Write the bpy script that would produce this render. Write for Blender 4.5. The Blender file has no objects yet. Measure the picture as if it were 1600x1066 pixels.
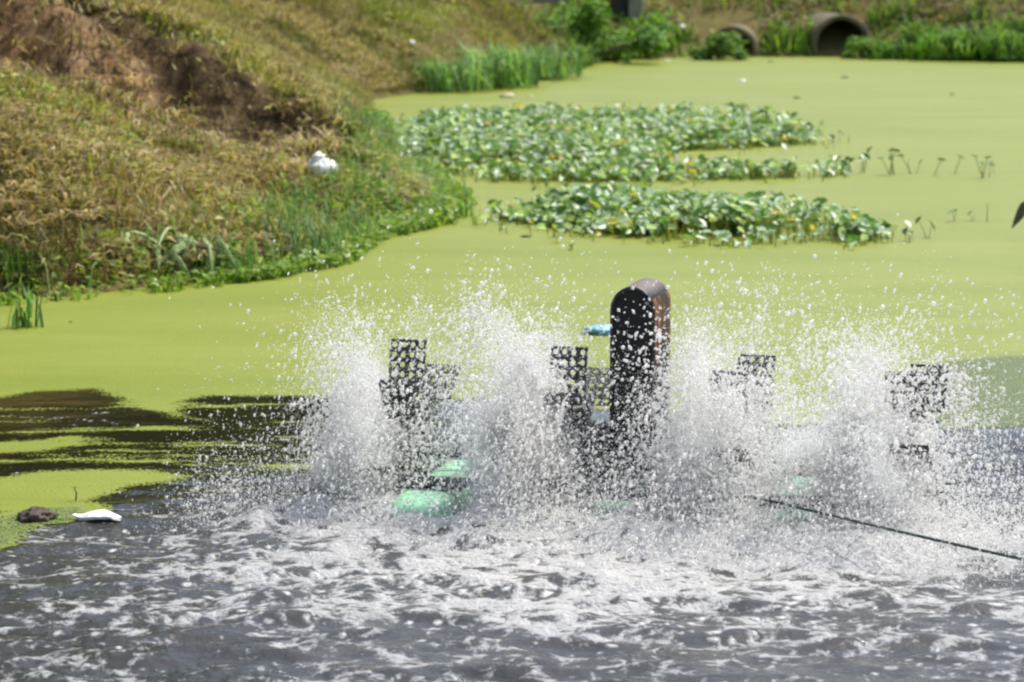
import bpy, bmesh, math
import numpy as np
from mathutils import Vector, Matrix, Euler

R = math.radians
rng = np.random.default_rng(7)
scene = bpy.context.scene

# ------------------------------------------------------------------ camera
CAM_H, PITCH, LENS = 1.95, R(8.49), 100.0
cam_d = bpy.data.cameras.new('camera')
cam = bpy.data.objects.new('camera', cam_d)
scene.collection.objects.link(cam)
cam.location = (0, 0, CAM_H)
cam.rotation_euler = (math.pi / 2 - PITCH, 0, 0)
cam_d.lens = LENS
cam_d.sensor_width = 36
cam_d.clip_start = 0.1
cam_d.clip_end = 1500
cam_d.dof.use_dof = True
cam_d.dof.focus_distance = 9.35
cam_d.dof.aperture_fstop = 5.0
scene.camera = cam

# ------------------------------------------------------------------ world, sun, exposure
SUN_EL, SUN_AZ = R(62), R(56)          # azimuth from +Y (straight ahead) towards +X (right)
world = bpy.data.worlds.new('World')
scene.world = world
world.use_nodes = True
wn = world.node_tree
wn.nodes.clear()
sky = wn.nodes.new('ShaderNodeTexSky')
sky.sky_type = 'NISHITA'
sky.sun_disc = False
sky.sun_elevation = SUN_EL
sky.sun_rotation = SUN_AZ
sky.air_density = 1.0
sky.dust_density = 3.5
sky.ozone_density = 1.0
bg = wn.nodes.new('ShaderNodeBackground')
bg.inputs['Strength'].default_value = 0.15
wo = wn.nodes.new('ShaderNodeOutputWorld')
wn.links.new(sky.outputs[0], bg.inputs[0])
wn.links.new(bg.outputs[0], wo.inputs[0])

sun_d = bpy.data.lights.new('sun', 'SUN')
sun_d.energy = 3.4
sun_d.angle = R(0.5)
sun_d.color = (1.0, 0.95, 0.87)
sun = bpy.data.objects.new('sun', sun_d)
scene.collection.objects.link(sun)
sdir = Vector((math.cos(SUN_EL) * math.sin(SUN_AZ), math.cos(SUN_EL) * math.cos(SUN_AZ), math.sin(SUN_EL)))
sun.rotation_euler = sdir.to_track_quat('Z', 'Y').to_euler()
sun.location = (20, 30, 40)

vs = scene.view_settings
vs.view_transform = 'Standard'
vs.look = 'None'
vs.exposure = 0.50
vs.gamma = 1
vs.use_curve_mapping = False
cy = scene.cycles
cy.use_denoising = True
cy.max_bounces = 8
cy.diffuse_bounces = 3
cy.glossy_bounces = 3
cy.transmission_bounces = 4
cy.transparent_max_bounces = 14
cy.pixel_filter_type = 'BLACKMAN_HARRIS'
cy.filter_width = 2.3
cy.caustics_reflective = False
cy.caustics_refractive = False

# ------------------------------------------------------------------ helpers
COL = scene.collection
F = 1600 * LENS / 36.0
cp, sp = math.cos(PITCH), math.sin(PITCH)


def at(px, py, z=0.0):
    """photo pixel (1600 wide) -> world point on the level z"""
    u, v = (px - 800) / F, -(py - 533) / F
    d = Vector((u, cp + v * sp, -sp + v * cp))
    k = (z - CAM_H) / d.z
    return Vector((d.x * k, d.y * k, z))


def tag(o, label=None, cat=None, group=None, kind=None):
    if label: o['label'] = label
    if cat: o['category'] = cat
    if group: o['group'] = group
    if kind: o['kind'] = kind
    return o


def empty(name, loc=(0, 0, 0), rz=0.0):
    o = bpy.data.objects.new(name, None)
    COL.objects.link(o)
    o.location = loc
    o.rotation_euler = (0, 0, rz)
    o.empty_display_size = 0.1
    return o


def link(name, me, mat=None, parent=None):
    o = bpy.data.objects.new(name, me)
    COL.objects.link(o)
    if mat is not None and not me.materials:
        me.materials.append(mat)
    if parent is not None:
        o.parent = parent
    return o


def mesh_arr(name, V, faces, col=None, smooth=False, attrs=None):
    """fast mesh from numpy: V (n,3), faces = (m,k) int array or list of such arrays"""
    if not isinstance(faces, (list, tuple)):
        faces = [faces]
    faces = [np.asarray(f, dtype=np.int32) for f in faces if len(f)]
    me = bpy.data.meshes.new(name)
    me.vertices.add(len(V))
    me.vertices.foreach_set('co', np.asarray(V, dtype=np.float32).ravel())
    loops = np.concatenate([f.ravel() for f in faces])
    tot = np.concatenate([np.full(len(f), f.shape[1], dtype=np.int32) for f in faces])
    start = np.concatenate([[0], np.cumsum(tot)[:-1]]).astype(np.int32)
    me.loops.add(len(loops))
    me.loops.foreach_set('vertex_index', loops)
    me.polygons.add(len(tot))
    me.polygons.foreach_set('loop_start', start)
    me.polygons.foreach_set('loop_total', tot)
    me.polygons.foreach_set('use_smooth', np.full(len(tot), bool(smooth)))
    me.update(calc_edges=True)
    if col is not None:
        a = me.attributes.new('Col', 'FLOAT_COLOR', 'POINT')
        c4 = np.ones((len(V), 4), dtype=np.float32)
        c4[:, :3] = col
        a.data.foreach_set('color', c4.ravel())
    for k, v in (attrs or {}).items():
        a = me.attributes.new(k, 'FLOAT', 'POINT')
        a.data.foreach_set('value', np.asarray(v, dtype=np.float32))
    return me


_tab = np.random.default_rng(99).random((256, 256))


def vn(x, y, seed=0):
    x = np.asarray(x, float) + seed * 17.31
    y = np.asarray(y, float) + seed * 9.77
    xi, yi = np.floor(x).astype(int), np.floor(y).astype(int)
    fx, fy = x - xi, y - yi
    fx, fy = fx * fx * fx * (fx * (fx * 6 - 15) + 10), fy * fy * fy * (fy * (fy * 6 - 15) + 10)
    a, b = _tab[xi & 255, yi & 255], _tab[(xi + 1) & 255, yi & 255]
    c, d = _tab[xi & 255, (yi + 1) & 255], _tab[(xi + 1) & 255, (yi + 1) & 255]
    return (a * (1 - fx) + b * fx) * (1 - fy) + (c * (1 - fx) + d * fx) * fy


def fbm(x, y, oct=4, seed=0, gain=0.5):
    s, amp, tot = 0.0, 1.0, 0.0
    for i in range(oct):
        s = s + amp * vn(np.asarray(x) * 2 ** i, np.asarray(y) * 2 ** i, seed + i * 3)
        tot += amp
        amp *= gain
    return s / tot


def sst(a, b, x):
    t = np.clip((np.asarray(x, float) - a) / (b - a), 0, 1)
    return t * t * (3 - 2 * t)


def poly_sd(px, py, P):
    """signed distance to polygon P; positive OUTSIDE"""
    px, py = np.asarray(px, float), np.asarray(py, float)
    P = np.asarray(P, float)
    d2 = np.full(px.shape, 1e18)
    ins = np.zeros(px.shape, bool)
    for i in range(len(P)):
        ax, ay = P[i]
        bx, by = P[(i + 1) % len(P)]
        ex, ey = bx - ax, by - ay
        t = np.clip(((px - ax) * ex + (py - ay) * ey) / (ex * ex + ey * ey + 1e-12), 0, 1)
        d2 = np.minimum(d2, (px - ax - t * ex) ** 2 + (py - ay - t * ey) ** 2)
        c = (ay > py) != (by > py)
        with np.errstate(divide='ignore', invalid='ignore'):
            xi = (bx - ax) * (py - ay) / (by - ay + 1e-18) + ax
        ins ^= c & (px < xi)
    return np.where(ins, -1, 1) * np.sqrt(d2)


# ---- node material helper
class NT:
    def __init__(s, name):
        s.m = bpy.data.materials.new(name)
        s.m.use_nodes = True
        s.t = s.m.node_tree
        s.t.nodes.clear()
        s.out = s.n('ShaderNodeOutputMaterial')

    def n(s, typ, **kw):
        nd = s.t.nodes.new(typ)
        for k, v in kw.items():
            setattr(nd, k, v)
        return nd

    def set(s, inp, v):
        if v is None:
            return
        if isinstance(v, bpy.types.NodeSocket):
            s.t.links.new(v, inp)
        elif hasattr(inp.default_value, '__len__'):
            inp.default_value = tuple(v) + ((1,) if len(v) == 3 and len(inp.default_value) == 4 else ())
        else:
            inp.default_value = v

    def coord(s, scale=(1, 1, 1), which='Object'):
        c = s.n('ShaderNodeTexCoord')
        mp = s.n('ShaderNodeMapping')
        mp.inputs['Scale'].default_value = scale
        s.t.links.new(c.outputs[which], mp.inputs[0])
        return mp.outputs[0]

    def noise(s, vec, scale, detail=4, rough=0.55, dist=0.0, fac=True):
        nd = s.n('ShaderNodeTexNoise')
        if vec is not None:
            s.t.links.new(vec, nd.inputs['Vector'])
        nd.inputs['Scale'].default_value = scale
        nd.inputs['Detail'].default_value = detail
        nd.inputs['Roughness'].default_value = rough
        nd.inputs['Distortion'].default_value = dist
        return nd.outputs[0 if fac else 1]

    def ramp(s, fac, stops, interp='LINEAR'):
        r = s.n('ShaderNodeValToRGB')
        r.color_ramp.interpolation = interp
        el = r.color_ramp.elements
        while len(el) < len(stops):
            el.new(0.5)
        for e, (p, c) in zip(el, stops):
            e.position = p
            e.color = tuple(c) + (1,) if len(c) == 3 else c
        s.set(r.inputs[0], fac)
        return r.outputs[0]

    def mix(s, f, a, b, mode='MIX'):
        m = s.n('ShaderNodeMix', data_type='RGBA', blend_type=mode)
        s.set(m.inputs[0], f)
        s.set(m.inputs[6], a)
        s.set(m.inputs[7], b)
        return m.outputs[2]

    def math(s, op, a, b=None, c=None, clamp=False):
        m = s.n('ShaderNodeMath', operation=op, use_clamp=clamp)
        s.set(m.inputs[0], a)
        s.set(m.inputs[1], b)
        s.set(m.inputs[2], c)
        return m.outputs[0]

    def attr(s, name, out='Fac'):
        a = s.n('ShaderNodeAttribute', attribute_name=name)
        return a.outputs[out]

    def bump(s, h, strength=0.5, dist=0.02):
        b = s.n('ShaderNodeBump')
        b.inputs['Strength'].default_value = strength
        b.inputs['Distance'].default_value = dist
        s.set(b.inputs['Height'], h)
        return b.outputs[0]

    def bsdf(s, **kw):
        p = s.n('ShaderNodeBsdfPrincipled')
        for k, v in kw.items():
            s.set(p.inputs[k.replace('_', ' ')], v)
        return p.outputs[0]

    def mixsh(s, f, a, b):
        m = s.n('ShaderNodeMixShader')
        s.set(m.inputs[0], f)
        s.t.links.new(a, m.inputs[1])
        s.t.links.new(b, m.inputs[2])
        return m.outputs[0]

    def done(s, sh):
        s.t.links.new(sh, s.out.inputs[0])
        return s.m


def simple(name, c0, c1, scale=8, rough=0.5, bump=0.0, spec=0.5, bscale=None):
    t = NT(name)
    v = t.coord()
    f = t.noise(v, scale, 5, 0.6)
    c = t.ramp(f, [(0.3, c0), (0.7, c1)])
    nm = t.bump(t.noise(v, bscale or scale * 4, 4), bump, 0.02) if bump else None
    return t.done(t.bsdf(Base_Color=c, Roughness=rough, Normal=nm, Specular_IOR_Level=spec))


def foliage_mat(name, rough=0.5, trans=0.35, spec=0.4):
    t = NT(name)
    col = t.attr('Col', 'Color')
    v = t.coord()
    k = t.math('MULTIPLY_ADD', t.noise(v, 14, 2), 0.8, 0.6)
    c = t.mix(1.0, col, k, 'MULTIPLY')
    a = t.bsdf(Base_Color=c, Roughness=rough, Specular_IOR_Level=spec)
    tr = t.n('ShaderNodeBsdfTranslucent')
    t.set(tr.inputs[0], t.mix(1.0, c, (1.25, 1.3, 0.7), 'MULTIPLY'))
    return t.done(t.mixsh(trans, a, tr.outputs[0]))


# ------------------------------------------------------------------ shape of the pond and its banks
shore_px = [(-330, 500), (0, 470), (130, 461), (250, 448), (380, 432), (490, 412), (545, 374), (655, 349), (690, 322),
            (650, 292), (608, 235), (596, 200), (583, 156), (655, 146), (760, 138), (880, 118), (950, 95), (1100, 89),
            (1320, 89), (1460, 93), (1600, 96), (1900, 100)]
POND = [tuple(at(*p)[:2]) for p in shore_px] + [(14, 38), (15, 24), (13, 10), (7, 3.2), (-1, 2.6), (-6, 4.5), (-6.5, 9)]
POND = np.array(POND)


def scarp_y(x):
    return 19.9 + 0.55 * np.sin(x * 1.3 + 0.5) + 0.5 * (vn(x * 1.4, x * 0, 5) - 0.5)


def ground_z(x, y):
    x, y = np.asarray(x, float), np.asarray(y, float)
    t = poly_sd(x, y, POND)
    t = t + 0.25 * (fbm(x * 0.9, y * 0.9, 3, 2) - 0.5) * sst(-0.2, 1.0, t)
    w_left = sst(1.5, -0.6, x) * sst(9, 13, y)                 # the tall left bank
    w_far = sst(33, 38, y) * (1 - w_left * 0.3)
    w_near = sst(9, 6, y)
    s = 0.35 + 0.07 * w_left + 0.25 * w_far - 0.15 * w_near
    top = 3.2 * w_left + 1.7 * (1 - w_left) - 1.2 * w_near
    tl = np.maximum(t, 0)
    z = top * (1 - np.exp(-tl * s / top)) + 0.03 * np.minimum(tl / 0.3, 1)
    z = np.where(t < 0, np.maximum(t * 0.8, -0.9), z)
    # slumped step in the left bank: the ground behind it stands higher
    ys = scarp_y(x)
    dy = y - ys
    H = (0.14 + 0.36 * sst(0.2, 1.8, t)) * sst(0.05, 0.5, t) * w_left
    crumble = 0.7 * (fbm(x * 2.1, y * 1.2, 4, 11) - 0.5)
    lo = -0.10 - 0.75 * sst(-2.2, -2.9, x) * sst(-5.5, -4.5, x)
    z = z + H * sst(0, 1, (dy + crumble - lo) / (0.26 - lo)) * (1 - 0.75 * sst(0.3, 9, dy))
    # hollow at the foot of the step
    z = z - 0.22 * w_left * sst(0.5, 1.6, t) * np.exp(-((dy + 0.7) / 0.75) ** 2)
    # lumps and clods
    land = sst(0.0, 0.4, t)
    z = z + land * (0.16 * (fbm(x * 1.1, y * 1.1, 4, 21) - 0.5) + 0.07 * (fbm(x * 4.5, y * 4.5, 3, 31) - 0.5))
    tear = sst(-1.6, -0.4, dy) * sst(0.6, 0.1, dy) * sst(0.1, 0.8, t) * w_left
    z = z + tear * (0.34 * (fbm(x * 2.3, y * 2.3, 3, 22) - 0.5) + 0.24 * (fbm(x * 6, y * 5, 2, 33) - 0.5))
    gul = np.exp(-((x - 0.3) / 0.75) ** 4) * sst(39.2, 40.3, y)
    z = z * (1 - gul) + np.minimum(z, 0.36) * gul
    # shallow runnel further up the bank
    z = z - 0.25 * w_left * sst(0.6, 1.5, t) * np.exp(-((y - 27.5 - 0.6 * np.sin(x)) / 0.7) ** 2)
    return z, t


def axis(segs):
    out = []
    for a, b, st in segs:
        out.append(np.arange(a, b, st))
    out.append([segs[-1][1]])
    return np.concatenate(out)


gx = axis([(-400, -60, 34), (-60, -14, 2.3), (-14, -7, .35), (-7, 2, .075), (2, 10, .16), (10, 20, 1), (20, 60, 4), (60, 400, 34)])
gy = axis([(-300, -20, 28), (-20, 2, 2), (2, 12.5, .5), (12.5, 24, .075), (24, 44, .14), (44, 60, 1), (60, 700, 32)])
GX, GY = np.meshgrid(gx, gy)
GZ, GT = ground_z(GX, GY)


def grid_faces(nx, ny):
    i = np.arange(nx * ny).reshape(ny, nx)
    return np.stack([i[:-1, :-1], i[:-1, 1:], i[1:, 1:], i[1:, :-1]], -1).reshape(-1, 4)


gfaces = grid_faces(len(gx), len(gy))
# bare clay where the slump has torn the bank open
dyg = GY - scarp_y(GX)
bare = sst(-1.7, -0.3, dyg) * sst(0.55, 0.15, dyg) * sst(0.15, 0.9, GT) * (GX < 0.5)
clay = bare * sst(-2.2, -2.8, GX) * sst(0.12, -0.2, dyg + 0.35 * (fbm(GX * 2.1, GY * 1.2, 4, 11) - 0.5)) * sst(-1.5, -0.8, dyg)
bare = np.clip(bare * (0.55 + 0.9 * fbm(GX * 1.5, GY * 1.5, 3, 4)), 0, 1)
gme = mesh_arr('ground', np.stack([GX, GY, GZ], -1).reshape(-1, 3), gfaces, smooth=True,
               attrs={'bare': bare.ravel(), 'clay': clay.ravel()})
t = NT('bank_soil')
v = t.coord()
big = t.noise(v, 0.9, 5, 0.6)
mid = t.noise(v, 5, 6, 0.65)
fine = t.noise(v, 38, 4, 0.7)
grassy = t.ramp(mid, [(0.30, (.045, .026, .013)), (0.45, (.12, .08, .035)), (0.56, (.115, .115, .028)), (0.72, (.20, .16, .065))])
grassy2 = t.ramp(fine, [(0.3, (.09, .07, .03)), (0.55, (.17, .16, .05)), (0.75, (.28, .23, .12))])
gr = t.mix(0.5, grassy, grassy2)
soil = t.ramp(mid, [(0.32, (.022, .015, .009)), (0.5, (.085, .055, .028)), (0.72, (.21, .15, .08))])
clayc = t.ramp(mid, [(0.32, (.09, .052, .026)), (0.5, (.29, .18, .095)), (0.70, (.47, .33, .19))])
c = t.mix(t.math('MULTIPLY', t.attr('bare'), 1.25, clamp=True), gr, soil)
c = t.mix(t.math('MULTIPLY_ADD', t.attr('clay'), 2.3, t.math('MULTIPLY_ADD', big, 0.8, -0.52), clamp=True), c, clayc)
hh = t.math('ADD', mid, t.math('MULTIPLY', fine, 0.35))
ground = link('ground', gme, t.done(t.bsdf(Base_Color=c, Roughness=0.95, Specular_IOR_Level=0.15, Normal=t.bump(hh, 0.8, 0.08))))
tag(ground, 'brown and olive earth bank around the pond with a slumped scarp', 'ground', kind='structure')

# ------------------------------------------------------------------ water
AER = Vector((0.49, 9.36, 0))            # aerator centre
YAW = R(-15)
WX = [-0.855, -0.285, 0.285, 0.855]      # the four wheels on its shaft


def loc2w(lx, ly):
    c_, s_ = math.cos(YAW), math.sin(YAW)
    return AER.x + lx * c_ - ly * s_, AER.y + lx * s_ + ly * c_


def water_z(X, Y):
    act = sst(-1.9, -0.5, X + 0.9 * (9.4 - Y)) * sst(11.6, 9.7, Y) * 0.96 + 0.04 * sst(13, 11, Y)
    Z = np.zeros_like(X)
    warp = fbm(X * 1.3, Y * 1.3, 3, 41) * 2.0
    for k, (lam, amp, ang) in enumerate([(.52, .0085, 80), (.34, .006, 105), (.21, .0042, 62), (.27, .0042, 120), (.15, .0028, 95), (.11, .002, 75)]):
        a_ = R(ang)
        ph = 2 * math.pi * (X * math.cos(a_) + Y * math.sin(a_)) / lam + warp * (2.2 + k)
        Z += 0.85 * amp * (1 - 2 * np.abs(np.sin(ph / 2))) * act * (0.5 + vn(X * 2 + k, Y * 2, 7 + k))
    Z += 0.022 * (fbm(X * 8, Y * 9, 4, 51) - 0.5) * act
    churn = np.zeros_like(X)
    for lx in WX:
        for ly, sx, sy, am in ((-0.55, .30, .24, 1.0), (-0.2, .25, .3, 0.8), (0.25, .2, .3, 0.5)):
            cx, cy_ = loc2w(lx - .12, ly)
            churn += am * np.exp(-((X - cx) / sx) ** 2 - ((Y - cy_) / sy) ** 2)
    churn = np.clip(churn, 0, 1.1)
    Z += churn * (0.03 + 0.12 * (fbm(X * 6, Y * 6, 4, 61) - 0.42))
    return Z, act, churn


wx = axis([(-8, -3, .5), (-3, 3.2, .02), (3.2, 17, .6)])
wy = axis([(2, 6.6, .23), (6.6, 9.6, .018), (9.6, 12.4, .03), (12.4, 13, .3), (13, 44, 1.5)])
X, Y = np.meshgrid(wx, wy)
Z, act, churn = water_z(X, Y)
# how much froth floats where: thick below the wheels, thinning towards the camera and the sides
cx0, cy0 = loc2w(0.0, -0.5)
fo = 0.66 * np.exp(-((X - cx0 + 0.02) / 1.45) ** 2 - ((Y - cy0 + 0.45) / 0.85) ** 2) + 0.34 * sst(9.6, 8.8, Y) * sst(-2.6, -1.2, X)
fo = fo + churn * 0.65 + 0.22 * (fbm(X * 1.3, Y * 1.6, 3, 71) - 0.5)
fo = fo * sst(10.3, 9.5, Y + 0.35 * sst(-0.5, -2, X) - 0.5 * sst(1.2, 2.0, X))
foam_d = np.clip(fo, 0, 1.3)
wme = mesh_arr('pond_water', np.stack([X, Y, Z], -1).reshape(-1, 3), grid_faces(len(wx), len(wy)), smooth=True,
               attrs={'froth': foam_d.ravel(), 'act': act.ravel()})
t = NT('pond_water')
v = t.coord((1, 1, 1))
wob = t.noise(v, 5.0, 3, 0.5, fac=False)
vv = t.n('ShaderNodeVectorMath', operation='MULTIPLY_ADD')
t.t.links.new(wob, vv.inputs[0])
vv.inputs[1].default_value = (.12, .12, .05)
t.t.links.new(v, vv.inputs[2])
vw = vv.outputs[0]
lace = t.n('ShaderNodeTexVoronoi', feature='DISTANCE_TO_EDGE')
t.t.links.new(vw, lace.inputs['Vector'])
lace.inputs['Scale'].default_value = 9.5
patch = t.noise(vw, 10.5, 8, 0.72, 0.25)
speck = t.noise(vw, 46, 4, 0.6)
flk = t.n('ShaderNodeTexVoronoi')
t.t.links.new(vw, flk.inputs['Vector'])
flk.inputs['Scale'].default_value = 19
fr = t.attr('froth')
# web of froth between dark cells + torn patches + small rounded flecks
web = t.math('SUBTRACT', 0.42, t.math('MULTIPLY', lace.outputs['Distance'], 2.6))
wide = t.math('MULTIPLY_ADD', t.noise(t.coord((.8, 1.2, 1)), 2.6, 3, 0.5, 0.6), 1.1, -0.53)
s1 = t.math('ADD', wide, t.math('MULTIPLY_ADD', patch, 1.7, -0.85))
s2 = t.math('MULTIPLY_ADD', web, 0.42, -0.14)
s3 = t.math('MULTIPLY_ADD', speck, 1.0, -0.50)
sm0 = t.math('ADD', t.math('ADD', s1, s2), t.math('ADD', s3, t.math('MULTIPLY_ADD', fr, 0.66, -0.30)))
rad = t.math('MULTIPLY_ADD', t.math('MULTIPLY', flk.outputs['Color'], fr), 0.9, -0.02)
fl = t.math('MULTIPLY', t.math('SUBTRACT', t.math('MINIMUM', rad, 0.42), flk.outputs['Distance']), 1.2)
fl = t.math('ADD', fl, t.math('MULTIPLY_ADD', speck, 0.5, -0.25))
sm = t.math('MAXIMUM', sm0, fl)
mr = t.n('ShaderNodeMapRange', interpolation_type='SMOOTHSTEP')
t.set(mr.inputs[0], sm)
mr.inputs[1].default_value = -0.02
mr.inputs[2].default_value = 0.30
mask = mr.outputs[0]
rip = t.math('ADD', t.noise(v, 24, 3, 0.5), t.math('MULTIPLY', t.noise(v, 60, 2), 0.35))
bstr = t.n('ShaderNodeBump')
t.set(bstr.inputs['Strength'], t.math('MULTIPLY_ADD', t.attr('act'), 0.30, 0.03))
bstr.inputs['Distance'].default_value = 0.02
t.set(bstr.inputs['Height'], rip)
milky = t.math('MULTIPLY_ADD', fr, 1.5, t.math('MULTIPLY', t.attr('act'), 0.15), clamp=True)
water = t.bsdf(Base_Color=t.mix(milky, (.016, .014, .007), (.050, .053, .053)), Roughness=0.06, IOR=1.33, Normal=bstr.outputs[0])
bub = t.n('ShaderNodeTexVoronoi')
t.t.links.new(v, bub.inputs['Vector'])
bub.inputs['Scale'].default_value = 90
fh = t.math('ADD', t.math('MULTIPLY', sm, 1.5), t.math('MULTIPLY', bub.outputs['Distance'], 0.25))
foam = t.bsdf(Base_Color=t.mix(t.math('MULTIPLY_ADD', fr, 1.6, -0.8, clamp=True), t.ramp(t.noise(v, 40, 3), [(0.3, (.38, .39, .39)), (0.7, (.56, .57, .57))]), (.62, .62, .61)), Roughness=0.6,
              Normal=t.bump(fh, 0.7, 0.03))
pond = link('pond_water', wme, t.done(t.mixsh(t.math('MULTIPLY', mask, 0.92), water, foam)))
tag(pond, 'dark choppy pond water with torn white froth in front of the aerator', 'water', kind='structure')

# ------------------------------------------------------------------ duckweed
open_px = [(-400, 610), (-60, 632), (40, 612), (150, 606), (215, 634), (250, 652), (330, 660), (262, 630), (330, 621), (520, 620), (700, 626),
           (800, 627), (950, 640), (1200, 662), (1450, 669), (1600, 664), (2100, 655)]
OPEN = [tuple(at(*p)[:2]) for p in open_px] + [(6, 2), (-3.2, 2), (-3.2, 8)]
tong1 = [tuple(at(*p)[:2]) for p in [(-200, 745), (0, 746), (60, 737), (160, 733), (240, 734), (292, 743), (262, 752), (200, 760), (170, 770), (130, 782), (60, 795), (0, 800), (-200, 830)]]
tong2 = [tuple(at(*p)[:2]) for p in [(-200, 812), (0, 806), (70, 792), (128, 790), (150, 803), (120, 818), (60, 826), (30, 842), (0, 856), (-200, 880)]]
streaks = [[tuple(at(*p)[:2]) for p in q] for q in (
    [(-200, 690), (0, 690), (120, 682), (220, 690), (330, 688), (420, 680), (430, 688), (300, 697), (120, 701), (0, 706), (-200, 706)],)]
dx = axis([(-8, -3.2, .4), (-3.2, 3.4, .022), (3.4, 16.5, .5)])
dyy = axis([(8.1, 12.6, .024), (12.6, 14, .1), (14, 44, .5)])
X, Y = np.meshgrid(dx, dyy)
q = 0.16 * (fbm(X * 2.2, Y * 4.5, 4, 81) - 0.5) + 0.05 * (fbm(X * 9, Y * 16, 3, 91) - 0.5)
m = poly_sd(X, Y, OPEN) + q
m = np.maximum(m, -poly_sd(X, Y, tong1) + 0.35 * q)
m = np.maximum(m, -poly_sd(X, Y, tong2) + 1.4 * q)
for s_ in streaks:
    m = np.maximum(m, -poly_sd(X, Y, s_) + 2.2 * q - 0.03)
left = sst(0.0, -0.7, X) * sst(9.75, 10.0, Y) * sst(12.5, 12.0, Y)
m = np.maximum(m, (0.30 * (fbm(X * 1.3, Y * 9, 4, 83) - 0.74) + 0.10 * (fbm(X * 6, Y * 22, 2, 84) - 0.5)) * left - 0.05 * (1 - left))
# weed beside the far wheel: more holes in the film and a greyer green
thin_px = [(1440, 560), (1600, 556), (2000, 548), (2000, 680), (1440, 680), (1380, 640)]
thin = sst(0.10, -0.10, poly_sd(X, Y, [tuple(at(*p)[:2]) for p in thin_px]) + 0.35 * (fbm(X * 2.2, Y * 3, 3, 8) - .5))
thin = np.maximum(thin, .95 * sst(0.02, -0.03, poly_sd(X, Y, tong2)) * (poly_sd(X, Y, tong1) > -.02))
keep = (m > -0.12).ravel()
fa = grid_faces(len(dx), len(dyy))
fa = fa[keep[fa].any(1)]
used = np.unique(fa)
remap = np.full(X.size, -1)
remap[used] = np.arange(len(used))
Zd, act_d, _ = water_z(X, Y)
Zd = Zd + 0.0012 + 0.003 * act_d
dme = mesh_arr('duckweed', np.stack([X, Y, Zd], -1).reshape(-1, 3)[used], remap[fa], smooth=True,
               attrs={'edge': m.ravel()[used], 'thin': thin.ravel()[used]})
t = NT('duckweed')
v = t.coord()
v2 = t.coord((0.35, 1.5, 1))
big = t.noise(v2, 1.1, 4, 0.55, 0.8)
fine = t.noise(v, 90, 2, 0.6)
c = t.ramp(big, [(0.28, (.170, .218, .011)), (0.5, (.203, .243, .021)), (0.75, (.238, .27, .038))])
drift = t.noise(t.coord((0.5, 2.6, 1)), 2.0, 6, 0.6, 1.6)
c = t.mix(t.ramp(drift, [(0.485, (0, 0, 0)), (0.50, (.34, .34, .34)), (0.515, (0, 0, 0))]), c, (.11, .15, .01))
c = t.mix(t.math('MULTIPLY', t.ramp(t.noise(v, 7, 5, 0.7), [(0.60, (0, 0, 0)), (0.75, (1, 1, 1))]), 0.3), c, (.26, .28, .07))
c = t.mix(t.math('MULTIPLY', t.ramp(fine, [(0.35, (1, 1, 1)), (0.6, (0, 0, 0))]), 0.34), c, (.09, .12, .010))
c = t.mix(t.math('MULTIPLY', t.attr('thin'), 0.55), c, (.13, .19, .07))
nm = t.bump(fine, 0.5, 0.008)
weed = t.bsdf(Base_Color=c, Roughness=0.5, Specular_IOR_Level=0.42, Normal=nm)
ed = t.math('ADD', t.attr('edge'), t.math('MULTIPLY_ADD', t.noise(v, 26, 4, 0.6), 0.07, -0.035))
ed = t.math('ADD', ed, t.math('MULTIPLY_ADD', t.noise(v, 75, 3, 0.65), 0.26, -0.125))
al = t.n('ShaderNodeMapRange')
t.set(al.inputs[0], ed)
al.inputs[1].default_value = -0.004
al.inputs[2].default_value = 0.004
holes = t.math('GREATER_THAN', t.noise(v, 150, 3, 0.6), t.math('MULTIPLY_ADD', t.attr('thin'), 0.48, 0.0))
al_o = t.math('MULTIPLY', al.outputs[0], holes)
tp = t.n('ShaderNodeBsdfTransparent')
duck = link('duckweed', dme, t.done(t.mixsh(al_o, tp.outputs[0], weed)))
tag(duck, 'bright yellow green duckweed film covering the still pond', 'duckweed', kind='stuff')

# ------------------------------------------------------------------ scatter helpers for plants
def blades(P, h, w, az, lean, col, bend=0.5, tipcol=None):
    """grass blades of 3 triangles; P (n,3); lean = horizontal reach as a share of the height"""
    n = len(P)
    h, w, az, lean = [np.broadcast_to(np.asarray(a, float), (n,)) for a in (h, w, az, lean)]
    side = np.stack([np.cos(az), np.sin(az), np.zeros(n)], -1)
    fwd = np.stack([-np.sin(az), np.cos(az), np.zeros(n)], -1)
    up = np.array([0, 0, 1.0])
    b = P
    md = P + up * (h * 0.6)[:, None] + fwd * (lean * h * 0.3)[:, None]
    tp_ = P + up * (h * (1 - 0.35 * np.minimum(lean, 1.4)))[:, None] + fwd * (lean * h)[:, None]
    hw = (w / 2)[:, None]
    V = np.stack([b - side * hw, b + side * hw, md - side * hw * .8, md + side * hw * .8, tp_], 1).reshape(-1, 3)
    o = (np.arange(n) * 5)[:, None]
    Fc = np.concatenate([o + [0, 1, 3], o + [0, 3, 2], o + [2, 3, 4]], 0)
    C = np.repeat(np.asarray(col), 5, 0)
    return V, Fc, C


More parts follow.
